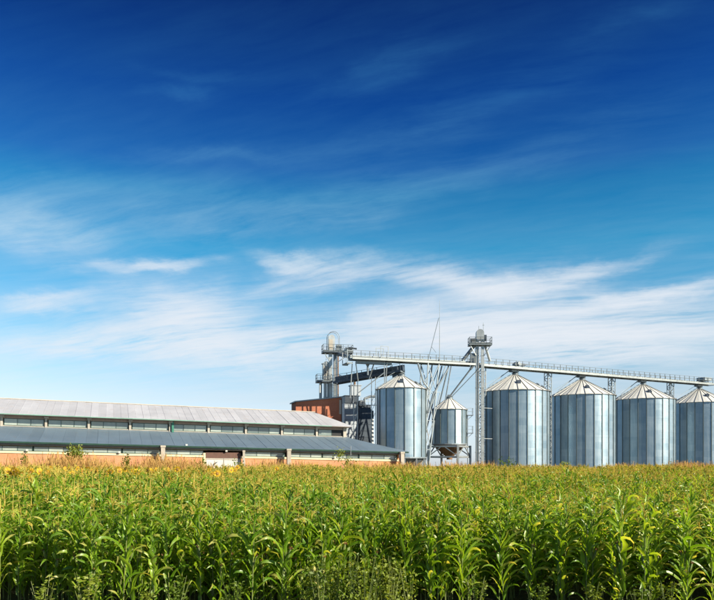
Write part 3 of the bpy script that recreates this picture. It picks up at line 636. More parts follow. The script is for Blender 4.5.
obj('filter_box', MB().box(-.75, .75, .4, 1.9, 14.15-zb, 15.75-zb).box(-.9, .9, .3, 2.0, 15.76-zb, 15.9-zb), t, mat=M['clad'])
obj('stack', MB().tube((-.1, 1.0, 15.9-zb), (-.1, 1.0, 17.1-zb), .16), t, mat=M['rust'])

t = thing('brick_house', 'red brick pit house with sloping flat roof behind the barn', 'building', (-5.9, 112.0, G-.1), R(16)); zb = G-.1
def slope_top(x): return 13.0-zb+(x+3.8)*0.125
obj('wall', MB().hexa([(-3.75, 0, 0), (3.5, 0, 0), (3.5, 3.6, 0), (-3.75, 3.6, 0), (-3.75, 0, slope_top(-3.75)), (3.5, 0, slope_top(3.5)), (3.5, 3.6, slope_top(3.5)), (-3.75, 3.6, slope_top(-3.75))]), t, mat=M['redbrick'])
obj('roof', MB().hexa([(-4.0, -.3, slope_top(-4)+.02), (3.75, -.3, slope_top(3.75)+.02), (3.75, 3.9, slope_top(3.75)+.02), (-4, 3.9, slope_top(-4)+.02), (-4, -.3, slope_top(-4)+.2), (3.75, -.3, slope_top(3.75)+.2), (3.75, 3.9, slope_top(3.75)+.2), (-4, 3.9, slope_top(-4)+.2)]), t, mat=M['steel_mid'])
obj('downpipe', MB().box(3.2, 3.5, -.16, -.02, slope_top(3.3)-2.6, slope_top(3.3)-.35), t, mat=M['cream'])
obj('corner_strip', MB().box(3.52, 3.66, -.06, .1, 0, slope_top(3.5)-.1), t, mat=M['redtrim'])

# ------------------------------------------------------------------ the long barn (two roof tiers)
SH = 0.018                       # the ground and the eaves fall a little towards the right
BR = R(19)
barn = thing('barn', 'long low barn with pale upper roof, blue lower roof and orange brick wall', 'barn', (-40, 80, 0), BR)
def bz(s, z): return z-SH*s
S_L, S_R = -11.0, 44.0           # clerestory ends
E_R = 49.4                       # right end of the lower eave
def bobj(name, mb, mat, parent=barn): return obj(name, mb, parent, mat=M[mat])
def sheet(nm, s0, s1, t0, z0, t1, z1, th, mat, s1t=None, s0t=None):
    """one roof sheet between two eave points and two upper points, with a raised seam on its left edge"""
    s0t = s0 if s0t is None else s0t; s1t = s1 if s1t is None else s1t
    m = MB()
    P = lambda s, t_, z: (s, t_, bz(s, z))
    m.hexa([P(s0, t0, z0), P(s1, t0, z0), P(s1t, t1, z1), P(s0t, t1, z1), P(s0, t0, z0+th), P(s1, t0, z0+th), P(s1t, t1, z1+th), P(s0t, t1, z1+th)])
    e = 0.06
    m.hexa([P(s0, t0, z0+th), P(s0+e, t0, z0+th), P(s0t+e, t1, z1+th), P(s0t, t1, z1+th), P(s0, t0, z0+th+.014), P(s0+e, t0, z0+th+.014), P(s0t+e, t1, z1+th+.014), P(s0t, t1, z1+th+.014)])
    return bobj(nm, m, mat)
# upper roof
n = int((S_R+.4-S_L)/.92)
wS = (S_R+.4-S_L)/n
for i in range(n):
    s0 = S_L+i*wS; s1 = s0+wS-.006; top = 41.2
    zr = random.uniform(-.012, .012)
    t1 = 16.5; z1 = 11.98
    if s1 > top:   # the last sheets are cut along the hip
        f0 = 1-max(0, s0-top)/(S_R+.4-top); f1 = max(0.03, 1-max(0, s1-top)/(S_R+.4-top)); f = (f0+f1)/2
        m = MB(); P = lambda s, ff: (s, 7.85+8.65*ff, bz(s, 9.48+2.5*ff))
        lo = [P(s0, 0), P(s1, 0), P(s1, f1), P(s0, f0)]; m.hexa(lo+[(a, b, c+.06) for a, b, c in lo]); bobj('roof_sheet', m, 'upper_roof')
    else:
        sheet('roof_sheet', s0, s1, 7.85, 9.48+zr, t1, z1+zr, .05, 'upper_roof')
m = MB(); P = lambda s, t_, z: (s, t_, bz(s, z))
m.hexa([P(41.25, 16.5, 11.9), P(44.38, 7.9, 9.4), P(44.38, 17.4, 9.5), P(41.25, 17.4, 11.9), P(41.25, 16.5, 12.02), P(44.42, 7.88, 9.52), P(44.42, 17.4, 9.62), P(41.25, 17.4, 12.02)])
bobj('hip_sheet', m, 'upper_roof')
bobj('ridge_cap', MB().hexa([P(S_L, 16.35, 12.02), P(41.2, 16.35, 12.02), P(41.2, 17.5, 12.0), P(S_L, 17.5, 12.0), P(S_L, 16.45, 12.14), P(41.2, 16.45, 12.14), P(41.2, 17.45, 12.1), P(S_L, 17.45, 12.1)]), 'cream')
bobj('gutter', MB().hexa([P(S_L, 7.72, 9.40), P(S_R-2.8, 7.72, 9.40), P(S_R-2.8, 7.84, 9.40), P(S_L, 7.84, 9.40), P(S_L, 7.70, 9.51), P(S_R-2.8, 7.70, 9.51), P(S_R-2.8, 7.84, 9.51), P(S_L, 7.84, 9.51)]), 'palegreen')
bobj('back_wall', MB().hexa([P(S_L, 17.2, 0), P(43.5, 17.2, 0), P(43.5, 17.4, 0), P(S_L, 17.4, 0), P(S_L, 17.2, 11.9), P(41.2, 17.2, 11.9), P(41.2, 17.4, 11.9), P(S_L, 17.4, 11.9)]), 'cream')
bobj('end_wall', MB().box(43.6, 43.8, 9.0, 17.1, bz(44, 0), bz(44, 9.45)), 'cream')
bobj('soffit', MB().hexa([P(S_L, 7.9, 9.40), P(S_R, 7.9, 9.40), P(S_R, 9.0, 9.40), P(S_L, 9.0, 9.40), P(S_L, 7.9, 9.43), P(S_R, 7.9, 9.43), P(S_R, 9.0, 9.43), P(S_L, 9.0, 9.43)]), 'pinkbeam')
# clerestory: lintel, sill, posts, windows of three panes per bay
bobj('lintel', MB().hexa([P(S_L, 8.95, 9.02), P(43.6, 8.95, 9.02), P(43.6, 9.2, 9.02), P(S_L, 9.2, 9.02), P(S_L, 8.95, 9.39), P(43.6, 8.95, 9.39), P(43.6, 9.2, 9.39), P(S_L, 9.2, 9.39)]), 'pinkbeam')
bobj('window_sill', MB().hexa([P(S_L, 8.86, 7.95), P(43.6, 8.86, 7.95), P(43.6, 9.2, 7.95), P(S_L, 9.2, 7.95), P(S_L, 8.86, 8.12), P(43.6, 8.86, 8.12), P(43.6, 9.2, 8.12), P(S_L, 9.2, 8.12)]), 'cream')
pane_m = {}
def pane_mesh(w_, h_):
    key = (round(w_, 2), round(h_, 2))
    if key not in pane_m: pane_m[key] = MB().box(.01, w_-.01, 0, .02, 0, h_, SH).mesh('pane', M['glass'])
    return pane_m[key]
def window(s0, s1, t_, z0, z1, n_, fr='dkgreen', label=None):
    f = MB(); wd = (s1-s0)/n_; b = .05
    for i in range(n_+1):
        x = min(s1-b, max(s0, s0+i*wd-b/2)); f.box(x-s0, x-s0+b, -.03, .05, 0, z1-z0, SH)
    f.box(b, s1-s0-b, -.028, .048, 0, .06, SH).box(b, s1-s0-b, -.028, .048, z1-z0-.06, z1-z0, SH)
    o = obj('window', f, barn, (s0, t_, bz(s0, z0)), mat=M[fr])
    for i in range(n_): obj('pane', pane_mesh(wd, z1-z0-.1), o, (i*wd, .015+random.uniform(-.008, .008), .05-SH*i*wd), (random.uniform(-.02, .02), 0, random.uniform(-.01, .01)))
    return o
pstm = MB().box(-.14, .14, -.25, .22, 0, 1.44).mesh('post', M['cream'])
capm = MB().box(-.2, .34, -.5, -.1, 1.22, 1.42).mesh('post_bracket', M['cream'])
for k_ in range(-2, 9):
    s = -1.0+5.04*k_
    o = obj('post', pstm, barn, (s, 9.0, bz(s, 7.94))); obj('post_bracket', capm, o)
    if k_ < 8: window(s+.24, s+5.04-.24, 9.03, 8.13, 9.01, 3)
window(39.6, 41.6, 9.03, 8.13, 9.01, 1); bobj('shaded_infill', MB().box(41.6, 43.5, 9.02, 9.15, bz(42.5, 8.13), bz(42.5, 9.0)), 'black')  # shadow on the clerestory end is put into the infill's near-black colour
obj('post', pstm, barn, (43.4, 9.0, bz(43.4, 7.94)))
bobj('downpipe', MB().box(19.35, 19.62, 8.5, 8.7, bz(19.5, 7.9), bz(19.5, 9.46)), 'green')
# lower roof with hipped right end
wl = 1.25; n = int((S_R-S_L)/wl); wl = (S_R-S_L)/n
for i in range(n):
    s0 = S_L+i*wl; zr = random.uniform(-.01, .01); sheet('roof_sheet', s0, s0+wl-.006, -.45, 5.86+zr, 8.93, 7.93+zr, .04, 'lower_roof')
nh = 4
for i in range(nh):
    s0 = S_R+(E_R-S_R)*i/nh; s1 = S_R+(E_R-S_R)*(i+1)/nh; f0 = 1-i/nh; f1 = max(.02, 1-(i+1)/nh)
    P2 = lambda s, ff: (s, -.45+9.38*ff, bz(s, 5.86+2.07*ff)); lo = [P2(s0, 0), P2(s1, 0), P2(s1, f1), P2(s0, f0)]
    bobj('roof_sheet', MB().hexa(lo+[(a, b, c+.04) for a, b, c in lo]), 'lower_roof')
lo = [P(S_R, 8.93, 7.86), P(E_R, -.45, 5.79), P(E_R, 8.93, 5.79)]
bobj('hip_sheet', MB().face(lo).face([(a, b, c+.05) for a, b, c in lo]), 'lower_roof')
bobj('roof_flashing', MB().hexa([P(S_L, 8.6, 7.91), P(S_R, 8.6, 7.91), P(S_R, 8.9, 7.97), P(S_L, 8.9, 7.97), P(S_L, 8.6, 7.95), P(S_R, 8.6, 7.95), P(S_R, 8.9, 8.05), P(S_L, 8.9, 8.05)]), 'steel_mid')
bobj('gutter', MB().hexa([P(S_L, -.63, 5.68), P(E_R, -.63, 5.68), P(E_R, -.46, 5.68), P(S_L, -.46, 5.68), P(S_L, -.67, 5.88), P(E_R, -.67, 5.88), P(E_R, -.46, 5.88), P(S_L, -.46, 5.88)]), 'dkgreen')
bobj('eave_beam', MB().hexa([P(S_L, -.30, 5.50), P(E_R-.4, -.30, 5.50), P(E_R-.4, -.12, 5.50), P(S_L, -.12, 5.50), P(S_L, -.30, 5.78), P(E_R-.4, -.30, 5.78), P(E_R-.4, -.12, 5.85), P(S_L, -.12, 5.85)]), 'steel_mid')
bobj('lintel', MB().hexa([P(S_L, .02, 5.42), P(48.2, .02, 5.42), P(48.2, .25, 5.42), P(S_L, .25, 5.42), P(S_L, .02, 5.95), P(48.2, .02, 5.95), P(48.2, .25, 6.0), P(S_L, .25, 6.0)]), 'cream')
D0, D1 = 22.7, 27.0              # sliding door opening
for a, b in ((S_L, D0), (D1, 48.2)):
    bobj('brick_wall', MB().hexa([P(a, .0, .6), P(b, .0, .6), P(b, .28, .6), P(a, .28, .6), P(a, .0, 4.55), P(b, .0, 4.55), P(b, .28, 4.55), P(a, .28, 4.55)]), 'brick')
    bobj('window_sill', MB().hexa([P(a, -.08, 4.56), P(b, -.08, 4.56), P(b, .28, 4.56), P(a, .28, 4.56), P(a, -.08, 4.80), P(b, -.08, 4.80), P(b, .28, 4.80), P(a, .28, 4.80)]), 'yellowish')
for s0, s1, n_ in ((-11, -6.2, 3), (-6.2, -1.4, 3), (-1.4, 3.4, 3), (3.4, 8.2, 3), (8.2, 13.0, 3), (13.0, 17.4, 3), (17.7, 22.5, 3), (27.2, 32.7, 3), (33.1, 37.6, 3), (37.6, 42.6, 3), (42.6, 48.0, 3)):
    window(s0+.05, s1-.05, .12, 4.81, 5.41, n_)
bobj('end_wall', MB().box(48.2, 48.4, .3, 9, bz(48.3, 0), bz(48.3, 5.8)), 'brick')
# door
dm_ = MB().box(0, (D1-D0)/2-.02, 0, .08, 0, 2.9, SH).mesh('door_leaf', M['cream'])
doorw = bpy.data.meshes.new('x')
for i in range(2):
    o = obj('door_leaf', MB().box(0, (D1-D0)/2-.02, 0, .08, 0, 2.95, SH), barn, (D0+i*(D1-D0)/2, -.02, bz(D0+i*(D1-D0)/2, 1.55)), mat=M['white'])
    obj('door_frame', MB().box(.02, (D1-D0)/2-.04, -.03, -.004, 2.75, 2.92, SH).box(.02, .12, -.03, -.004, .1, 2.74), o, mat=M['cream'])
    if i == 0:   # dark swoosh emblem on the left leaf
        obj('emblem', MB().face([(.75, -.012, 1.95), (1.0, -.012, 2.0), (1.5, -.012, 2.5), (1.15, -.012, 2.36)]).face([(1.0, -.012, 2.3), (1.15, -.012, 2.34), (1.05, -.012, 2.08), (.9, -.012, 2.1)]), o, mat=M['steel_dark'])
bobj('door_header', MB().box(D0, D1, -.05, .1, bz(25, 4.5), bz(25, 5.2)), 'redtrim')
bobj('door_jamb', MB().box(D0-.28, D0-.02, -.12, .28, bz(D0, .8), bz(D0, 5.1)), 'yellowish')
# lamps under the eave, free columns carrying the eave
lm_ = MB().box(-.16, .16, -.2, .1, 0, .28).hexa([(-.2, -.34, .0), (.2, -.34, .0), (.16, -.2, .02), (-.16, -.2, .02), (-.2, -.36, .3), (.2, -.36, .3), (.16, -.2, .26), (-.16, -.2, .26)]).mesh('wall_lamp', M['white'])
for s, z in ((2.8, 4.82), (12.7, 4.82), (25.2, 5.3), (20.4, 5.9), (39.2, 4.82)): obj('wall_lamp', lm_, barn, (s, -.15, bz(s, z)), scale=(.6, .6, .7))
cm_ = MB().box(-.24, .24, -.24, .24, -4.9, 0).box(-.3, .3, -.3, .3, .0, .22).mesh('column', M['cream'])
for s in (2.4-15.3, 17.6, 32.9, 48.3): obj('column', cm_, barn, (s, -.95, bz(s, 5.62)))
obj('column', cm_, barn, (27.3, -.5, bz(27.3, 5.3)), scale=(.55, .55, 1))
pipe = MB().tube((0, 0, 0), (0, 0, 1.2), .04)
obj('vent_pipe', pipe, barn, (41.2, -.7, bz(41.2, 5.2)), mat=M['galv'])

# ------------------------------------------------------------------ maize: leaves, stalks, tassels, ears
def leaf_mb(L, W, e0, droop, twist, segs=7, mb=None, tf=None, wave=0.0):
    """a blade that leaves the stalk upwards, arches over and hangs; three points across make a shallow trough"""
    mb = mb or MB(); rows = []; uvs = []; x = z = 0.0; ang = e0
    for i in range(segs+1):
        f = i/segs
        wd = W*min(1.0, 0.35+2.6*f)*(1-f**2.2)**0.8*0.5+0.001
        tw = twist*f; a = wave*math.sin(f*9)
        n_ = Vector((-math.sin(ang), 0, math.cos(ang))); side = Vector((0, math.cos(tw), 0))+n_*math.sin(tw)
        lift = n_*(wd*0.45)
        c = Vector((x, a*.3, z))
        rr = [c-side*wd+lift*(1+a*4), c, c+side*wd+lift*(1-a*4)]
        if tf is not None: rr = [tf @ q for q in rr]
        rows.append([tuple(q) for q in rr]); uvs.append([(0, f), (.5, f), (1, f)])
        x += math.cos(ang)*L/segs; z += math.sin(ang)*L/segs; ang -= droop*(0.15+1.7*f)/segs
    return mb.quadgrid(rows, uvs)
LEAF = []
for i in range(12):
    L = random.uniform(.5, .78)
    LEAF.append((L, random.uniform(.058, .085), R(random.uniform(56, 86)), R(random.uniform(40, 175)), R(random.uniform(-110, 110)), random.uniform(.04, .16)))
def tassel_mb(mb, z0, rnd_, n=7, seg=3, th=.012, tf=None):
    def strip(p, q, w0):
        d = (Vector(q)-Vector(p)); s = d.cross(Vector((0.3, 0.7, .2))).normalized()*w0; s2 = d.cross(s).normalized()*w0
        for ss in (s, s2):
            pts = [Vector(p)-ss, Vector(p)+ss, Vector(q)+ss*.6, Vector(q)-ss*.6]
            if tf is not None: pts = [tf @ a for a in pts]
            mb.face([tuple(a) for a in pts], ((.2, .3),)*4)
    strip((0, 0, z0-.05), (0.01, 0, z0+.34), th)
    for i in range(n):
        a = rnd_.uniform(0, 2*PI); zz = z0+rnd_.uniform(.0, .12); sp = rnd_.uniform(.5, 1.0); p = (0, 0, zz)
        for k_ in range(seg):
            f = (k_+1)/seg; q = (math.cos(a)*.17*sp*f**1.0, math.sin(a)*.17*sp*f, zz+.20*f-.16*sp*f*f)
            strip(p, q, th*.75); p = q
    return mb
def plant_spec(rnd_):
    h = rnd_.uniform(1.86, 2.16); plane = rnd_.uniform(0, 2*PI); nl = rnd_.randint(14, 16); lv = []
    for i in range(nl):
        f = i/(nl-1); z = .22+(h-.30)*f
        sc_ = (.72+.5*math.sin(PI*min(1, f*.85+.15)))*(1.0 if f < .85 else .85)
        lv.append((rnd_.randrange(12), z, plane+(PI if i % 2 else 0)+rnd_.uniform(-.65, .65), sc_, rnd_.uniform(-.15, .2)))
    return h, lv, rnd_.random() < .8, plane
PR = random.Random(21); SPEC = [plant_spec(PR) for _ in range(8)]
leaf_me = [leaf_mb(*q[:5], 8, wave=q[5]).mesh('leaf', M['leaf'], True) for q in LEAF]
stalk_me = []; tass_me = []; ear_me = None; silk_me = None
for h, lv, e, pl in SPEC:
    b = MB(); pts = [(0, 0, -.05), (.012, .004, h*.35), (-.006, .01, h*.7), (0, 0, h)]
    for i in range(3): b.tube(pts[i], pts[i+1], .015-.003*i, .012-.003*i, 6, False)
    stalk_me.append(b.mesh('stalk', M['stalk'], True)); tass_me.append(tassel_mb(MB(), h-.03, PR, 8, 3, .006).mesh('tassel', M['tassel']))
ear_me = MB().lathe([(.008, 0), (.026, .04), (.03, .10), (.024, .17), (.008, .215)], 8).mesh('ear', M['husk'], True)
sb = MB()
for i in range(6):
    a = i*1.05; sb.face([(0, 0, .2), (.01*math.cos(a+1), .01*math.sin(a+1), .2), (.03*math.cos(a), .03*math.sin(a), .25), (.035*math.cos(a), .035*math.sin(a), .20)])
silk_me = sb.mesh('silk', M['silk'])

def corn_plant(x, y, k_, rz, sc_, label, group, tas):
    h, lv, e, pl = SPEC[k_]
    t = thing('corn_plant', label, 'corn', (x, y, gz(x, y)-.02), rz, group); t.scale = (sc_, sc_, sc_*random.uniform(.95, 1.08))
    t.rotation_euler = (random.uniform(-.05, .05), random.uniform(-.05, .05), rz)
    obj('stalk', stalk_me[k_], t)
    if tas: obj('tassel', tass_me[k_], t, rot=(random.uniform(-.1, .1), random.uniform(-.1, .1), 0))
    for li, z, a, s_, p_ in lv:
        a += random.uniform(-.3, .3); s_ *= random.uniform(.88, 1.12)
        obj('leaf', leaf_me[(li+random.randrange(3)) % 12], t, (math.cos(a)*.012, math.sin(a)*.012, z), (random.uniform(-.12, .12), -p_+random.uniform(-.12, .12), a), (s_, s_, s_))
    if e:
        o = obj('ear', ear_me, t, (.02*math.cos(pl+.5), .02*math.sin(pl+.5), h*.52), (0, R(18), pl+.5)); obj('silk', silk_me, o)

# rows run obliquely across the view
ra = R(64); ru = np.array([math.cos(ra), math.sin(ra)]); rv = np.array([-math.sin(ra), math.cos(ra)])
def field_end(x): return 74.5+(x+40)*0.345
def field_front(x): return 14.7+0.35*np.sin(x*0.6)+0.25*np.sin(x*1.7+1)
pts = []
A, B = np.meshgrid(np.arange(-140, 140, .60), np.arange(-140, 140, .19), indexing='ij')
px = (A*rv[0]+B*ru[0]).ravel(); py = (A*rv[1]+B*ru[1]).ravel()
px = px+rng.normal(0, .06, px.size); py = py+rng.normal(0, .06, py.size)
keep = (py > field_front(px)) & (py < field_end(px)) & (np.abs(px) < py*.56+3.5)
keep &= rng.random(px.size) < np.where(py < 26, .97, np.where(py < 50, .75, .58))
px, py = px[keep], py[keep]
inview = np.abs(px) < py*0.5
order = np.argsort(np.where(inview, py, 1e6))
near = order[:300]; rest = np.setdiff1d(np.arange(px.size), near)
for i in near:
    x, y = float(px[i]), float(py[i])
    q = x/y
    side = 'far left' if q < -.32 else 'left of middle' if q < -.12 else 'middle' if q < .12 else 'right of middle' if q < .32 else 'far right'
    rowp = 'front edge' if y < 15.7 else 'second rows' if y < 16.7 else 'rows behind the front'
    tas = random.random() < .4
    corn_plant(x, y, random.randrange(8), random.uniform(0, 2*PI), random.uniform(.84, 1.12),
               f'green corn plant {"topped by a golden tassel" if tas else "ending in bare leaves"}, {rowp}, {side}', f'corn plants, {rowp}, {side}, {"tasselled" if tas else "leafy"}', tas)

# the rest of the field: one object, points that carry copies of eight plants kept in the same mesh
def bake_plant(k_, far=False):
    h, lv, e, pl = SPEC[k_]; mb = MB(); r_ = random.Random(100+k_)
    mb.cur = 1; mb.tube((0, 0, 0), (0, 0, h), .014, .006, 4, False)
    mb.cur = 0
    for li, z, a, s_, p_ in lv:
        tf = Matrix.Translation((0, 0, z)) @ Matrix.Rotation(a, 4, 'Z') @ Matrix.Rotation(-p_, 4, 'Y') @ Matrix.Scale(s_, 4)
        leaf_mb(*LEAF[li][:5], 6, mb, tf, LEAF[li][5])
    mb.cur = 2; tassel_mb(mb, h-.04, r_, 9, 2, .019) if far else (tassel_mb(mb, h-.06, r_, 7 if k_ % 4 == 1 else 5, 2, .011) if k_ % 2 else None)
    return mb
def gn_field(name, protos, mats, P, rot, scl, idx, label):
    """GN instancing from one self-contained mesh: vertices with pid>0 are the patterns, pid==0 the points"""
    V = []; Fc = []; UV = []; MI = []; pid = []
    for k_, mb in enumerate(protos):
        b = len(V); V += [tuple(q) for q in mb.v]; Fc += [tuple(i+b for i in f) for f in mb.f]; UV += list(mb.uv); MI += mb.mi; pid += [k_+1]*len(mb.v)
    n0 = len(V); V += [tuple(q) for q in P]; pid += [0]*len(P); nP = len(P)
    me = bpy.data.meshes.new(name); me.from_pydata(V, [], Fc)
    for m_ in mats: me.materials.append(m_)
    me.uv_layers.new(name='UVMap').data.foreach_set('uv', [c for f in UV for p_ in f for c in p_])
    me.polygons.foreach_set('material_index', MI); me.polygons.foreach_set('use_smooth', [True]*len(Fc))
    def attr(nm, typ, key, vals):
        me.attributes.new(nm, typ, 'POINT').data.foreach_set(key, vals)
    attr('pid', 'INT', 'value', np.array(pid, dtype=np.int32))
    z = np.zeros(n0)
    attr('rz', 'FLOAT', 'value', np.concatenate([z, rot]).astype(np.float32)); attr('sc', 'FLOAT', 'value', np.concatenate([z, scl]).astype(np.float32))
    attr('ix', 'INT', 'value', np.concatenate([z, idx]).astype(np.int32))
    attr('tx', 'FLOAT', 'value', np.concatenate([z, rng.normal(0, .05, nP)]).astype(np.float32)); attr('ty', 'FLOAT', 'value', np.concatenate([z, rng.normal(0, .05, nP)]).astype(np.float32))
    me.update()
    o = bpy.data.objects.new(name, me); COL.objects.link(o)
    ng = bpy.data.node_groups.new(name+'_nodes', 'GeometryNodeTree'); ng.is_modifier = True
    ng.interface.new_socket('Geometry', in_out='INPUT', socket_type='NodeSocketGeometry'); ng.interface.new_socket('Geometry', in_out='OUTPUT', socket_type='NodeSocketGeometry')
    nn = ng.nodes; lk = ng.links.new; gi = nn.new('NodeGroupInput'); go = nn.new('NodeGroupOutput')
    def na(nm, typ):
        a = nn.new('GeometryNodeInputNamedAttribute'); a.data_type = typ; a.inputs['Name'].default_value = nm; return a.outputs['Attribute']
    def sepg(k_):
        c = nn.new('FunctionNodeCompare'); c.data_type = 'INT'; c.operation = 'EQUAL'; lk(na('pid', 'INT'), c.inputs[2]); c.inputs[3].default_value = k_
        s_ = nn.new('GeometryNodeSeparateGeometry'); s_.domain = 'POINT'; lk(gi.outputs[0], s_.inputs[0]); lk(c.outputs[0], s_.inputs[1]); return s_.outputs[0]
    g2i = nn.new('GeometryNodeGeometryToInstance')
    for k_ in range(len(protos), 0, -1): lk(sepg(k_), g2i.inputs[0])
    iop = nn.new('GeometryNodeInstanceOnPoints'); lk(sepg(0), iop.inputs['Points']); lk(g2i.outputs[0], iop.inputs['Instance'])
    iop.inputs['Pick Instance'].default_value = True; lk(na('ix', 'INT'), iop.inputs['Instance Index'])
    cx = nn.new('ShaderNodeCombineXYZ'); lk(na('tx', 'FLOAT'), cx.inputs[0]); lk(na('ty', 'FLOAT'), cx.inputs[1]); lk(na('rz', 'FLOAT'), cx.inputs[2])
    e2r = nn.new('FunctionNodeEulerToRotation'); lk(cx.outputs[0], e2r.inputs[0]); lk(e2r.outputs[0], iop.inputs['Rotation']); lk(na('sc', 'FLOAT'), iop.inputs['Scale'])
    lk(iop.outputs[0], go.inputs[0])
    md = o.modifiers.new('scatter', 'NODES'); md.node_group = ng
    o['kind'] = 'stuff'; o['label'] = label; return o
fx, fy = px[rest], py[rest]
P = np.stack([fx, fy, gz_np(fx, fy)-.02], 1)
o = gn_field('corn_field', [bake_plant(k_) for k_ in range(8)]+[bake_plant(k_, True) for k_ in range(4)], [M['leaf'], M['stalk'], M['tassel']], P,
         rng.uniform(0, 2*PI, fx.size), np.clip(rng.normal(1.0, .09, fx.size)*np.where(fy > 55, rng.uniform(.88, 1.16, fx.size), 1)*(1+.06*np.sin(fx*.21+fy*.13)+.05*np.sin(fx*.63-fy*.31)), .74, 1.32), np.where(rng.random(fx.size) < np.clip((fy-33)/26, 0, .92), rng.integers(8, 12, fx.size), np.where(rng.random(fx.size) < .45, rng.integers(0, 4, fx.size)*2+1, rng.integers(0, 4, fx.size)*2)), 'wide field of green corn with golden tassels behind the front rows')
o['category'] = 'corn'

# ------------------------------------------------------------------ dry grass between field and buildings
def tuft(seed, n=34, h=2.15, w_=.012, spread=.45):
    r_ = random.Random(seed); mb = MB()
    for i in range(n):
        a = r_.uniform(0, 2*PI); x, y = r_.gauss(0, spread), r_.gauss(0, spread); hh = h*r_.uniform(.6, 1.15); le = r_.uniform(.03, .22)
        d = Vector((math.cos(a), math.sin(a), 0)); s = Vector((-d.y, d.x, 0))*w_; c0 = Vector((x, y, 0)); c1 = c0+d*le*.4*hh+Vector((0, 0, hh*.6)); c2 = c0+d*le*1.2*hh+Vector((0, 0, hh))
        mb.quadgrid([[tuple(c0-s), tuple(c0+s)], [tuple(c1-s*.8), tuple(c1+s*.8)], [tuple(c2-s*1.2), tuple(c2+s*1.2)]], [[(0, 0), (1, 0)], [(0, .5), (1, .5)], [(0, 1), (1, 1)]])
    return mb
n = 9500
gx = rng.uniform(-55, 75, n); gy = field_end(gx)+rng.uniform(-7.0, 5.2, n)
k0 = (np.abs(gx) < gy*.6) & ((gy < 80+(gx+40)*.344-1.5) | (gx > 9)); gx, gy = gx[k0], gy[k0]
patch = .78+.16*np.sin(gx*.55+1.3*np.sin(gy*.4))+.10*np.sin(gx*1.9+2)+.10*np.sin(gx*.17)
gs = patch*rng.uniform(.62, 1.22, gx.size)*np.where(gx < -4, 1.38, np.where(gx < 8, 1.2, 1.15))
o = gn_field('dry_grass', [tuft(s) for s in range(4)], [M['straw']], np.stack([gx, gy, gz_np(gx, gy)-.02], 1), rng.uniform(0, 6.28, gx.size), gs, rng.integers(0, 4, gx.size), 'strip of tall dry straw coloured grass in front of the buildings')
o['category'] = 'grass'

# ------------------------------------------------------------------ sunflowers on the left of the field
def sun_head():
    mp = MB(); n = 18
    for i in range(n):
        a = 2*PI*i/n; b = .13; c = Vector((0, math.cos(a), math.sin(a))); s = Vector((0, -math.sin(a), math.cos(a)))*.028
        x = random.uniform(-.02, .03)
        pts = [c*.085-s*.7, c*.085+s*.7, c*.15+s+Vector((x, 0, 0)), c*.20+Vector((x*2, 0, 0)), c*.15-s+Vector((x, 0, 0))]
        mp.face([tuple(q) for q in pts])
    md = MB(); rows = []
    for r_, x in ((0.0, .02), (.04, .028), (.07, .012), (.085, -.02)): rows.append([(x, r_*math.cos(2*PI*i/12), r_*math.sin(2*PI*i/12)) for i in range(13)])
    md.quadgrid(rows)
    return mp.mesh('petals', M['petal']), md.mesh('flower_head', M['disc'], True)
pet_me, disc_me = sun_head()
sleaf = MB()
rows = []; uvs = []
for i in range(6):
    f = i/5; wd = .26*math.sin(PI*min(1, f*.9+.1))**.7*(1-f**3)*.5+.002; rows.append([(f*.34, -wd, .02-.22*f*f), (f*.34, 0, -.22*f*f), (f*.34, wd, .02-.22*f*f)]); uvs.append([(0, f), (.5, f), (1, f)])
sleaf = sleaf.quadgrid(rows, uvs).mesh('leaf', M['sunleaf'], True)
sstem = MB().tube((0, 0, 0), (.02, 0, 1.0), .02, .016, 6).tube((.02, 0, 1.0), (.05, .01, 1.86), .016, .013, 6).tube((.05, .01, 1.86), (.12, .01, 1.95), .013, .012, 6).mesh('stem', M['stalk'], True)
SR = random.Random(5); spots = []
while len(spots) < 150:
    y = SR.uniform(36, 66); x = SR.uniform(-.51, -.04)*y
    pxl = 357+714*x/y
    if SR.random() > 1.15-(max(0.0, pxl)/260)**1.2: continue
    if y > field_end(x)-1: continue
    spots.append((x, y))
spots.sort(key=lambda q: q[1])
for i, (x, y) in enumerate(spots):
    far = 'near the middle of the field' if y < 44 else 'towards the far side of the field' if y < 58 else 'by the dry grass strip'
    t = thing('sunflower', f'yellow sunflower standing among the corn {far} on the left', 'sunflower', (x, y, gz(x, y)), SR.uniform(-3.2, .6), f'sunflowers {far}')
    k_ = SR.uniform(1.2, 1.42); t.scale = (k_, k_, k_)
    obj('stem', sstem, t)
    hd = obj('flower_head', disc_me, t, (.13, .01, 1.94), (0, R(SR.uniform(-10, 45)), 0), (.76,)*3); obj('petals', pet_me, hd)
    for j in range(6): obj('leaf', sleaf, t, (.03, 0, .7+j*.2), (0, R(-25), j*2.4+SR.uniform(-.4, .4)))

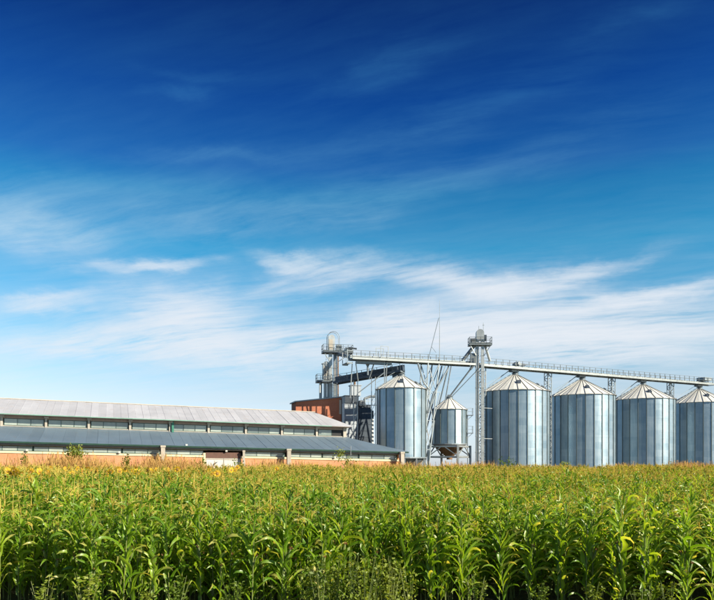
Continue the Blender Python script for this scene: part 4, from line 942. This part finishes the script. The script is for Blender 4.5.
# ------------------------------------------------------------------ shrubs by the buildings, weeds in the front
def foliage(mb, n, cx, cz, rx, rz_, size, r_, thin=1.0, clumps=9):
    cl = [(r_.gauss(0, rx*.5), r_.gauss(0, rx*.5), cz+r_.uniform(-.85, .9)*rz_) for _ in range(clumps)]
    for i in range(n):
        c = cl[r_.randrange(clumps)]; p = Vector((c[0]+r_.gauss(0, rx*.26)+cx, c[1]+r_.gauss(0, rx*.26), c[2]+r_.gauss(0, rz_*.2)))
        d = Vector((r_.gauss(0, 1), r_.gauss(0, 1), r_.gauss(.4, .8))).normalized(); s = d.cross(Vector((r_.gauss(0, 1), r_.gauss(0, 1), r_.gauss(0, 1)))).normalized()
        L = size*r_.uniform(.6, 1.3); wd = L*.28*thin
        mb.face([tuple(p), tuple(p+d*L*.5+s*wd), tuple(p+d*L), tuple(p+d*L*.5-s*wd)], ((.2, 0), (.2, .5), (.2, 1), (.2, .5)))
    return mb
BUSH = [  # px-free: x, y, height, radius, leaves, density, label
    (-30.2, 76.6, 4.0, 1.0, 900, 'leafy green bush as tall as the sill, near the left end of the barn'),
    (-35.4, 76.2, 2.9, .45, 200, 'small thin bush at the far left before the brick wall'),
    (-25.4, 78.6, 2.8, .5, 200, 'thin brownish bush in the dry grass left of the concrete column'),
    (-17.4, 81.2, 2.5, .7, 260, 'low yellowish bush before the white sliding door'),
    (-.85, 88.6, 3.8, 1.0, 600, 'loose green bush in front of the barn near its right end'),
    (22.0, 104.0, 2.9, .9, 420, 'green weed bush in front of the first big silo'),
    (31.4, 107.2, 2.5, .9, 360, 'low green weed bush in front of the second big silo'),
    (46.0, 106.0, 2.4, .8, 320, 'low green weed bush in front of the last two silos'),
    (-13.6, 83.6, 2.6, .7, 260, 'yellow green bush beside the thin door column')]
for i, (x, y, h, r0, nl, lab) in enumerate(BUSH):
    r_ = random.Random(300+i); t = thing('bush', lab, 'bush', (x, y, gz(x, y)-.05)); h += 1.0; r0 *= 1.2
    tr = MB()
    for q in range(5):
        a = r_.uniform(0, 6.28); tr.tube((0, 0, 0), (math.cos(a)*r0*.5, math.sin(a)*r0*.5, h*.75), .05, .012, 5)
    obj('trunk', tr, t, mat=M['bark'])
    cm = foliage(MB(), nl, 0, h*.62, r0*.85, h*.36, .26, r_)
    obj('crown', cm, t, mat=M['bushleaf'])
# weeds at the foot of the front row
WR = random.Random(77)
weed_me = []
for i in range(4):
    st = MB(); lf = MB(); h = 1.45
    for q in range(7):
        a = WR.uniform(0, 6.28); tx, ty = math.cos(a)*.22, math.sin(a)*.22; hh = h*WR.uniform(.75, 1.05); st.tube((0, 0, 0), (tx, ty, hh), .008, .003, 4, False)
        for z in range(26):
            f = WR.uniform(.25, 1.0); foliage(lf, 1, tx*f, hh*f, .09, .06, .085, WR, 1.1, 1)
    weed_me.append((st.mesh('stem', M['stalk']), lf.mesh('foliage', M['weedleaf'])))
wl_ = [(q, '') for q in (-.7, -.45, -.2, .05, .3, .55, .8, 1.05, -.95, -.55, .15, .65)]+[(-7.3+.98*q+WR.uniform(-.3, .3), '') for q in range(16) if abs(-7.3+.98*q-.05) > 1.5]
for i, (x, _) in enumerate(wl_):
    k_ = i % 4; mid = -1.0 < x < 1.1; y = 14.0+WR.uniform(-.25, .3)
    lab = 'bushy small leaved weed in the clump at the bottom middle of the field edge' if mid else ('small leaved weed at the foot of the front corn, left of the middle clump' if x < 0 else 'small leaved weed at the foot of the front corn, right of the middle clump')
    t = thing('weed', lab, 'weed', (x, y, gz(x, y)), WR.uniform(0, 6.28), 'weeds in the middle clump' if mid else 'weeds left of the clump' if x < 0 else 'weeds right of the clump')
    s_ = WR.uniform(.85, 1.0) if mid else WR.uniform(.5, .7); t.scale = (s_*1.1, s_*1.1, s_) if mid else (s_*1.7, s_*1.7, s_)
    obj('stem', weed_me[k_][0], t); f_ = obj('foliage', weed_me[k_][1], t); f_['kind'] = 'stuff'
bud_me = MB().lathe([(.004, 0), (.028, .015), (.034, .05), (.02, .085), (0, .095)], 8).mesh('seed_head', M['bud'], True)
bst = MB().tube((0, 0, 0), (0, 0, 1.0), .008, .005, 5, False).mesh('stem', M['stalk'])
for i, (x, y, h, ln) in enumerate(((-.92, 14.05, 1.0, .02), (-.80, 14.00, 1.04, -.04), (-.72, 14.10, .98, .05), (-.86, 13.95, .74, .05), (-.74, 13.90, .70, -.03), (-1.0, 13.85, .42, 0), (-.62, 13.85, .40, .04))):
    t = thing('seed_head_stalk', 'thin stalk with a pale round seed head beside the middle weed clump', 'weed', (x, y, gz(x, y)), 0, 'stalks with pale seed heads'); t.rotation_euler = (0, ln, 0)
    obj('stem', bst, t, scale=(1, 1, h)); obj('seed_head', bud_me, t, (0, 0, h-.01), scale=(1.15,)*3)

bpy.data.meshes.remove(doorw)
